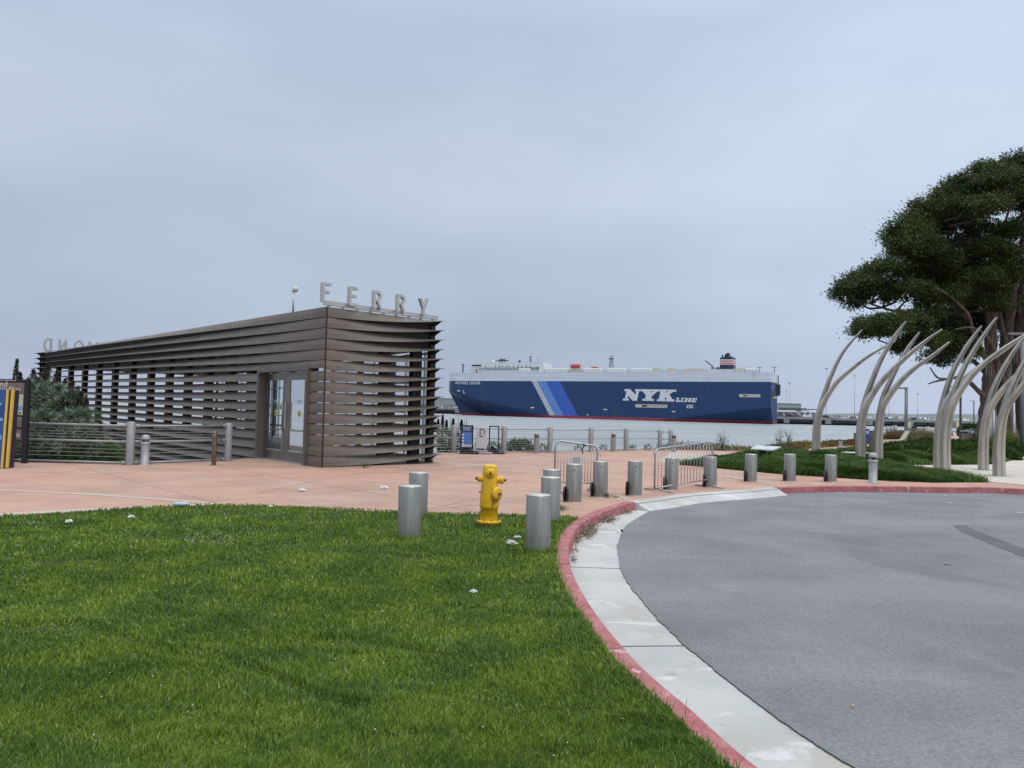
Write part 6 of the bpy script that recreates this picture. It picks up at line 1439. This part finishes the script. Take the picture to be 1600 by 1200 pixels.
# dry bank mound near the far deck
Pm = sample_screen(9000, [(p.x, p.y) for p in [G(*q_) for q_ in ((1406, 689), (1416, 681), (1450, 681), (1462, 690), (1430, 693))]], 680, 693, 1400, 1465); Pm[:, 2] = .25*np.random.default_rng(1).uniform(.3, 1, len(Pm))
tag(np_mesh('dry_grass', *blades(Pm, rng.uniform(.2, .5, len(Pm)), .07, .7, .6), leafmat('dry grass blades', (.13, .105, .05), (.24, .20, .10), (.30, .27, .16), .2)), 'tan dry grass on the bank in front of the far deck', 'grass', kind='stuff')
# leafless weeds on the shore
for u, v, h_, lab in ((1128, 702, .95, 'thin twiggy weed standing on the shore right of the railing end'), (1218, 702, 1.15, 'taller twiggy weed on the shore just right of the tilted information table'), (1232, 701, 1.2, 'slender weed beside the taller one on the shore')):
    p = G(u, v+2); t = thing('shore_weed', p, lab, 'weed'); b = MB()
    for k in range(12):
        a = rng.uniform(0, 6.28); s_ = rng.uniform(.5, 1)*h_; q1 = p+Vector((math.cos(a)*.08, math.sin(a)*.08, s_*.5)); q2 = q1+Vector((math.cos(a)*.22*s_, math.sin(a)*.15, s_*.5)); b.tube([p, q1, q2], [.008, .007, .004], 4)
        for j in range(3): w0 = q1+(q2-q1)*rng.uniform(.1, .8); b.tube([w0, w0+Vector((rng.uniform(-.16, .16), rng.uniform(-.1, .1), rng.uniform(.08, .2)))], [.005, .003], 4)
    b.build('stem', mat('grey twig', (.13, .125, .09), .9), t)
    P_, D_ = ell((p.x, p.y, .25), (.35, .3, .3), 260, .1); np_mesh('foliage', *leaves(P_, D_+[0, 0, .8], .08, .02), MATS['edge plant leaves'], t)
    P_, D_ = ell((p.x+.05, p.y, .65*h_), (.3, .3, .35), 50, .1); np_mesh('foliage', *leaves(P_, D_, .06, .018), MATS['edge plant leaves'], t)
# shrubbery in front of the tree
GC = leafmat('shrubbery leaves', (.028, .055, .014), (.075, .125, .03), (.14, .18, .06), .25, .6, patch=((.65, .7, .75), (1.25, 1.2, .95)), pscale=.5)
PS = []; DS = []
for u, v, hv, r_, n0 in ((1390, 716, 0, .5, 900), (1400, 707, 0, .6, 1300), (1412, 712, 0, .6, 1200), (1425, 706, 0, .7, 1600), (1440, 713, 0, .6, 1200), (1448, 706, 0, .7, 1600), (1455, 701, 0, .8, 1400), (1460, 714, 0, .7, 1500), (1490, 718, 0, .8, 1800), (1492, 708, 0, .9, 2000), (1505, 714, 0, .8, 2000), (1520, 708, 0, .9, 2200), (1525, 718, 0, .8, 2000), (1545, 713, 0, .9, 2200), (1550, 704, 0, .9, 1800), (1565, 718, 0, .6, 1300), (1575, 712, 0, .8, 1800), (1590, 707, 0, .7, 1400), (1585, 700, 0, .8, 1500), (1385, 724, 0, .35, 500), (1398, 727, 0, .3, 400), (1535, 698, 0, .8, 1300), (1605, 704, 0, .7, 1200)):
    p0 = G(u, v); p, d = ell((p0.x, p0.y, .12), (r_*1.3, r_*1.2, r_*.62), n0, .6); p[:, 2] = np.abs(p[:, 2]); PS.append(p); DS.append(d+[0, 0, .5])
tag(np_mesh('shrubbery', *leaves(np.concatenate(PS), np.concatenate(DS), .15, .075), GC), 'mounded dark green ground cover around the arches and in front of the big tree', 'shrubs', kind='stuff')
y_ = G(1571, 706); t = thing('yellow_green_shrub', y_, 'small yellow green shrub beside the rightmost arch at the foot of the trunk', 'shrub'); P_, D_ = ell((y_.x, y_.y, .6), (.7, .6, .55), 1500, .4); np_mesh('foliage', *leaves(P_, D_, .12, .05), leafmat('yellow green leaves', (.09, .12, .015), (.2, .23, .04), None, .3), t)
y_ = G(1516, 686); t = thing('dark_bush', y_, 'dark rounded bush left of the big tree trunk, above the fence panel', 'shrub'); P_, D_ = ell((y_.x, y_.y, .65), (1.15, .9, .75), 3500, .6); np_mesh('foliage', *leaves(P_, D_, .14, .07), leafmat('dark bush leaves', (.02, .045, .012), (.05, .085, .02), None, .2), t); MB().tube([y_, y_+Vector((0,0,.7))], [.07, .04], 6).build('stem', MATS['shrub stem'], t)
t = thing('weed_tuft', G(976, 777), 'small weed in the plaza crack by the end of the near kerb', 'weed'); p = G(955, 778); P_, D_ = ell((p.x, p.y, .03), (.14, .08, .03), 60, .1); t.location = p; np_mesh('foliage', *leaves(P_, D_+[0,0,.4], .06, .02), MATS['edge plant leaves'], t)
t = thing('weed_tuft', G(571, 729), 'tiny green weed at the foot of the shelter louvres', 'weed'); p = G(571, 731); t.location = p; P_, D_ = ell((p.x, p.y, .04), (.07, .05, .04), 60, .1); np_mesh('foliage', *leaves(P_, D_+[0,0,.4], .06, .025), SOFTG, t)

# tufts the mower misses round the posts in the lawn
tp_ = []
for (u, v), r0_ in zip([(639, 842), (652.5, 807), (840, 862), (859.5, 816), (861, 796), (763.5, 825)], [.165]*5+[.17]):
    c = G(u, v); n0 = 420; a = rng.uniform(0, 2*math.pi, n0); rr_ = r0_+rng.exponential(.035, n0); tp_.append(np.stack([c.x+np.cos(a)*rr_, c.y+np.sin(a)*rr_, np.full(n0, .008)], 1))
kl_ = Kl[KK*2:cut]; 
for p in resample(kl_, .02): tp_.append(np.array([[p.x+rng.normal(-.02, .03), p.y+rng.normal(0, .03), .008] for _ in range(2)]))
tp_ = np.concatenate(tp_); tag(np_mesh('grass_tufts', *blades(tp_, rng.uniform(.04, .10, len(tp_)), .007, .9, .9), GRASS), 'longer grass tufts round the lawn bollards and hydrant and along the kerb', 'grass', kind='stuff')
# ---- the big eucalyptus
BARK = mat('peeling grey brown bark', (.055, .043, .034), .9, c2=(.15, .12, .097), scale=1.6, stretch=(2.2, 2.2, .35), bump=.9, bscale=7, detail=8, fine=.25, finescale=9)
EUC = leafmat('eucalyptus leaves', (.024, .042, .015), (.082, .112, .036), (.15, .18, .075), .25, .5, patch=((.72, .78, .80), (1.25, 1.2, .95)), pscale=.35)
TB = G(1541, 695); TY = TB.y
tree = thing('eucalyptus_tree', TB, 'huge dark spreading eucalyptus with peeling trunks at the right, behind the arches', 'tree')
def c8(x, y): return (1280+x/3.528, 220+y/3.528)
def limb(pts, r0_, r1_, name='branch', dy=0, par=tree, n=10):
    W = []; k = len(pts)
    for i, (u, v) in enumerate(pts): W.append(AT(u, v, TY+dy*i/(k-1)))
    C_ = catmull(W, 5); m_ = len(C_); rs_ = [(r0_+(r1_-r0_)*(i/(m_-1))**.8)*(1+.10*math.sin(i*1.9)+.05*math.sin(i*4.3)) for i in range(m_)]
    b = MB(); b.tube(C_, rs_, n); return b.build(name, BARK, par)
limb([(1540, 701), (1541, 690), (1541.5, 670), (1543, 640), (1546, 600), (1548, 560), (1549, 500), (1552, 440)], .78, .30, 'trunk', 0, n=18)
limb([(1535, 701), (1538, 675), (1542, 650)], .42, .30, 'buttress', -.3, n=12)
limb([(1577, 702), (1575, 675), (1570, 640), (1568, 600), (1572, 540), (1580, 470), (1590, 400)], .72, .28, 'trunk', 1.5, n=16)
limb([(1605, 702), (1600, 640), (1592, 590), (1590, 540), (1596, 470), (1606, 400)], .65, .25, 'trunk', 2.5, n=14)
LB = [[(1543, 625), (1528, 610), (1505, 590), (1482, 592), (1465, 590), (1453, 574)], [(1546, 590), (1528, 570), (1505, 555), (1490, 545), (1470, 520), (1440, 500)], [(1548, 570), (1530, 545), (1520, 520), (1512, 490), (1480, 460), (1440, 440)],
 [(1512, 495), (1480, 490), (1440, 487), (1400, 486), (1370, 478), (1340, 468)], [(1549, 520), (1540, 480), (1530, 440), (1520, 400), (1500, 370), (1470, 340)], [(1552, 450), (1560, 400), (1570, 350), (1585, 300)],
 [(1530, 440), (1500, 420), (1470, 400), (1430, 385)], [(1572, 540), (1560, 480), (1562, 430), (1550, 380), (1530, 330)], [(1590, 420), (1600, 360), (1610, 310)], [(1380, 480), (1360, 482), (1345, 475), (1330, 462)], [(1420, 487), (1400, 500), (1380, 512), (1365, 510)],
 [(1460, 505), (1440, 520), (1420, 528)], [(1568, 600), (1556, 560), (1545, 530), (1520, 512), (1490, 515)], [(1590, 560), (1610, 500), (1640, 450), (1680, 420)], [(1606, 420), (1640, 360), (1670, 330)], [(1528, 610), (1520, 600), (1512, 592)], [(1480, 592), (1462, 596), (1450, 600)]]
for i, L_ in enumerate(LB): limb(L_, .22 if i not in (9, 10, 11, 15, 16) else .10, .035, 'branch', (-3, 2, -4, -1, 3, -2, 1, 4, 0, -1.5, -3, 1, -2.5, 0, 3, 0, -2)[i])
blobs = []
def B(x, y, rx, ry, dy=0, dens=1): blobs.append((*c8(x, y), rx/3.528, ry/3.528, dy, dens))
# outline of the crown, read off the photograph: flat topped clumps, gaps between
for a_ in [(1100,110,95,50,0),(1010,140,70,38,-2),(930,165,95,45,1),(1120,180,120,60,2),(1000,210,100,50,-3),(880,215,80,40,2),(800,225,70,35,-1),(900,270,110,50,-2),(760,270,85,42,1),(700,300,80,38,-1),(1060,270,110,55,0),
 (640,330,70,38,2),(580,360,70,40,-1),(760,340,110,45,-3),(640,400,110,50,1),(520,420,75,45,-1),(870,350,80,45,-4),(960,360,75,48,-5),(1110,330,60,60,1),(470,480,75,45,0),(560,490,95,50,-2),(410,520,45,30,1),(700,470,70,55,2),(400,575,45,28,0),
 (470,590,90,45,-1),(590,570,95,55,-3),(690,560,60,60,3),(820,470,80,60,0),(900,480,45,45,2),(1115,470,45,60,0),(480,650,80,40,1),(600,660,100,50,-1),(340,690,70,28,0),(420,700,90,38,-2),(290,720,60,26,1),(540,720,100,40,1),(700,660,70,45,-2),
 (180,760,60,30,0),(240,780,80,38,-1),(330,800,85,36,1),(130,810,38,26,-1),(420,800,70,35,0),(120,835,28,22,1),(230,850,40,26,1),(420,850,75,32,-1),(220,885,30,14,0),
 (560,800,70,40,-3),(640,770,90,45,1),(580,860,90,45,-2),(700,850,80,50,-2),(800,720,100,70,2),(850,800,80,60,3),(950,700,90,60,1),(900,600,60,40,3),(1060,600,70,45,2),(1110,700,60,70,3),(1000,820,90,60,4),(820,900,60,45,4),(1110,850,60,80,5),
 (480,960,80,38,-4),(420,1000,95,45,-5),(520,1020,95,48,-4),(600,960,80,45,-2),(360,1040,45,28,-4),(600,1080,90,50,-3),(680,1010,70,50,0),(700,1110,70,50,-1),(500,1090,60,32,-3),
 (270,1000,50,24,-2),(280,1030,48,26,-3),(245,1040,30,20,-2),(420,1130,35,18,-3),(800,1050,55,45,3),(1040,960,70,60,5),(1100,1080,60,70,5),(800,1160,40,30,-1),
 (760,560,40,35,4),(1010,500,40,30,3),(660,940,50,30,3)]: B(*a_)
for u, v, rx, ry, dy in ((1468, 556, 30, 14, 3), (1500, 528, 36, 18, 3), (1586, 556, 24, 22, 3), (1572, 592, 16, 10, 4), (1530, 500, 30, 16, 3), (1600, 610, 16, 14, 4), (1590, 520, 26, 18, 3), (1620, 560, 30, 20, 2)): blobs.append((u, v, rx, ry, dy, .9))
for x, y, r_ in ((1200, 130, 110), (1290, 170, 120), (1230, 260, 130), (1330, 300, 130), (1220, 400, 110), (1320, 450, 130), (1210, 560, 100), (1300, 620, 130), (1210, 720, 100), (1330, 760, 130), (1230, 880, 110), (1340, 920, 120), (1400, 560, 140), (1420, 300, 120), (1230, 1010, 80)): B(x, y, r_, r_*.55, rng.uniform(-4, 4), .8)
for a_ in [(760,640,110,60,0),(860,690,110,70,1),(960,600,80,60,-2),(1060,500,80,60,-2),(1060,680,90,70,-2),(900,760,110,70,-2),(1010,770,90,60,-2),(720,760,90,55,1),(780,830,80,55,-1),(900,860,80,60,3),(1000,880,70,50,-2),(640,700,90,50,-1),(560,640,80,45,2),(820,360,90,45,1),(1000,300,100,50,2),(700,390,80,45,2),(860,560,60,45,4),(960,960,70,60,4),(870,1000,60,50,3),(1100,930,60,60,3),(780,940,60,45,3),(740,1040,60,40,2),(1080,1030,60,50,4),(470,790,80,40,1),(620,760,80,45,0)]: B(*a_)
LBW = [[AT(u, v, TY) for u, v in L_] for L_ in LB]
LBP = [p for L_ in LBW for p in catmull(L_, 4)]
tw = MB(); tw_n = 0
for u, v, ru, rv, dy, dens in blobs:
    c = AT(u, v, TY+dy); q0 = min(LBP, key=lambda p: (p-c).length+max(0, p.z-c.z)*.8); ml = (q0+c)/2+Vector((rng.uniform(-.5, .5), rng.uniform(-.3, .3), -.25*(q0-c).length*.3))
    tw.tube([q0, ml, c], [.09, .06, .03], 5)
    for _ in range(4):
        e_ = c+Vector((rng.uniform(-1, 1)*ru, rng.uniform(-1, 1)*ru, rng.uniform(-.3, 1)*rv))*(TY/1200)*.8; tw.tube([ml*.5+c*.5, (ml+c+e_+e_)/4+Vector((0, 0, -.1)), e_], [.04, .03, .012], 4)
tw.build('twigs', BARK, tree)['kind'] = 'stuff'
Pq = []; Dq = []; m_px = TY/1200
for u, v, ru, rv, dy, dens in blobs:
    c = AT(u, v, TY+dy); r_ = (ru*m_px, max(1.0, ru*m_px*.85), rv*m_px); nclump = int(6+r_[0]*r_[2]*11); 
    CC, CD = ell(tuple(c), (r_[0]*.92, r_[1], r_[2]*.85), nclump, .35)
    for cc, cd in zip(CC, CD):
        rad = rng.uniform(.26, .85); n0 = int(rng.uniform(420, 640)*dens*rad**1.5*.8); fl_z = rng.uniform(.4, .95); p, d = ell(cc, (rad, rad*.9, rad*fl_z*.75), n0, .15); Pq.append(p); Dq.append(d+[0, 0, -.1]); p, d = ell(cc, (rad*1.75, rad*1.75, rad*1.0), 26, .6); Pq.append(p); Dq.append(d)
Pq = np.concatenate(Pq); Dq = np.concatenate(Dq); print('euc leaves', len(Pq))
np_mesh('crown', *leaves(Pq, Dq, rng.uniform(.14, .27, len(Pq)), rng.uniform(.055, .095, len(Pq)), .3), EUC, tree)
# bark strips hanging from the limbs
bs_ = MB()
for k in range(26):
    u = rng.uniform(1525, 1600); v = rng.uniform(470, 600); p = AT(u, v, TY-.6); b2 = p+Vector((rng.uniform(-.1, .1), 0, -rng.uniform(.6, 1.6))); bs_.tube([p, (p+b2)/2+Vector((rng.uniform(-.06, .06), 0, 0)), b2], [.03, .04, .012], 4)
bs_.build('bark_strips', mat('hanging bark', (.22, .19, .16), .9), tree)['kind'] = 'stuff'
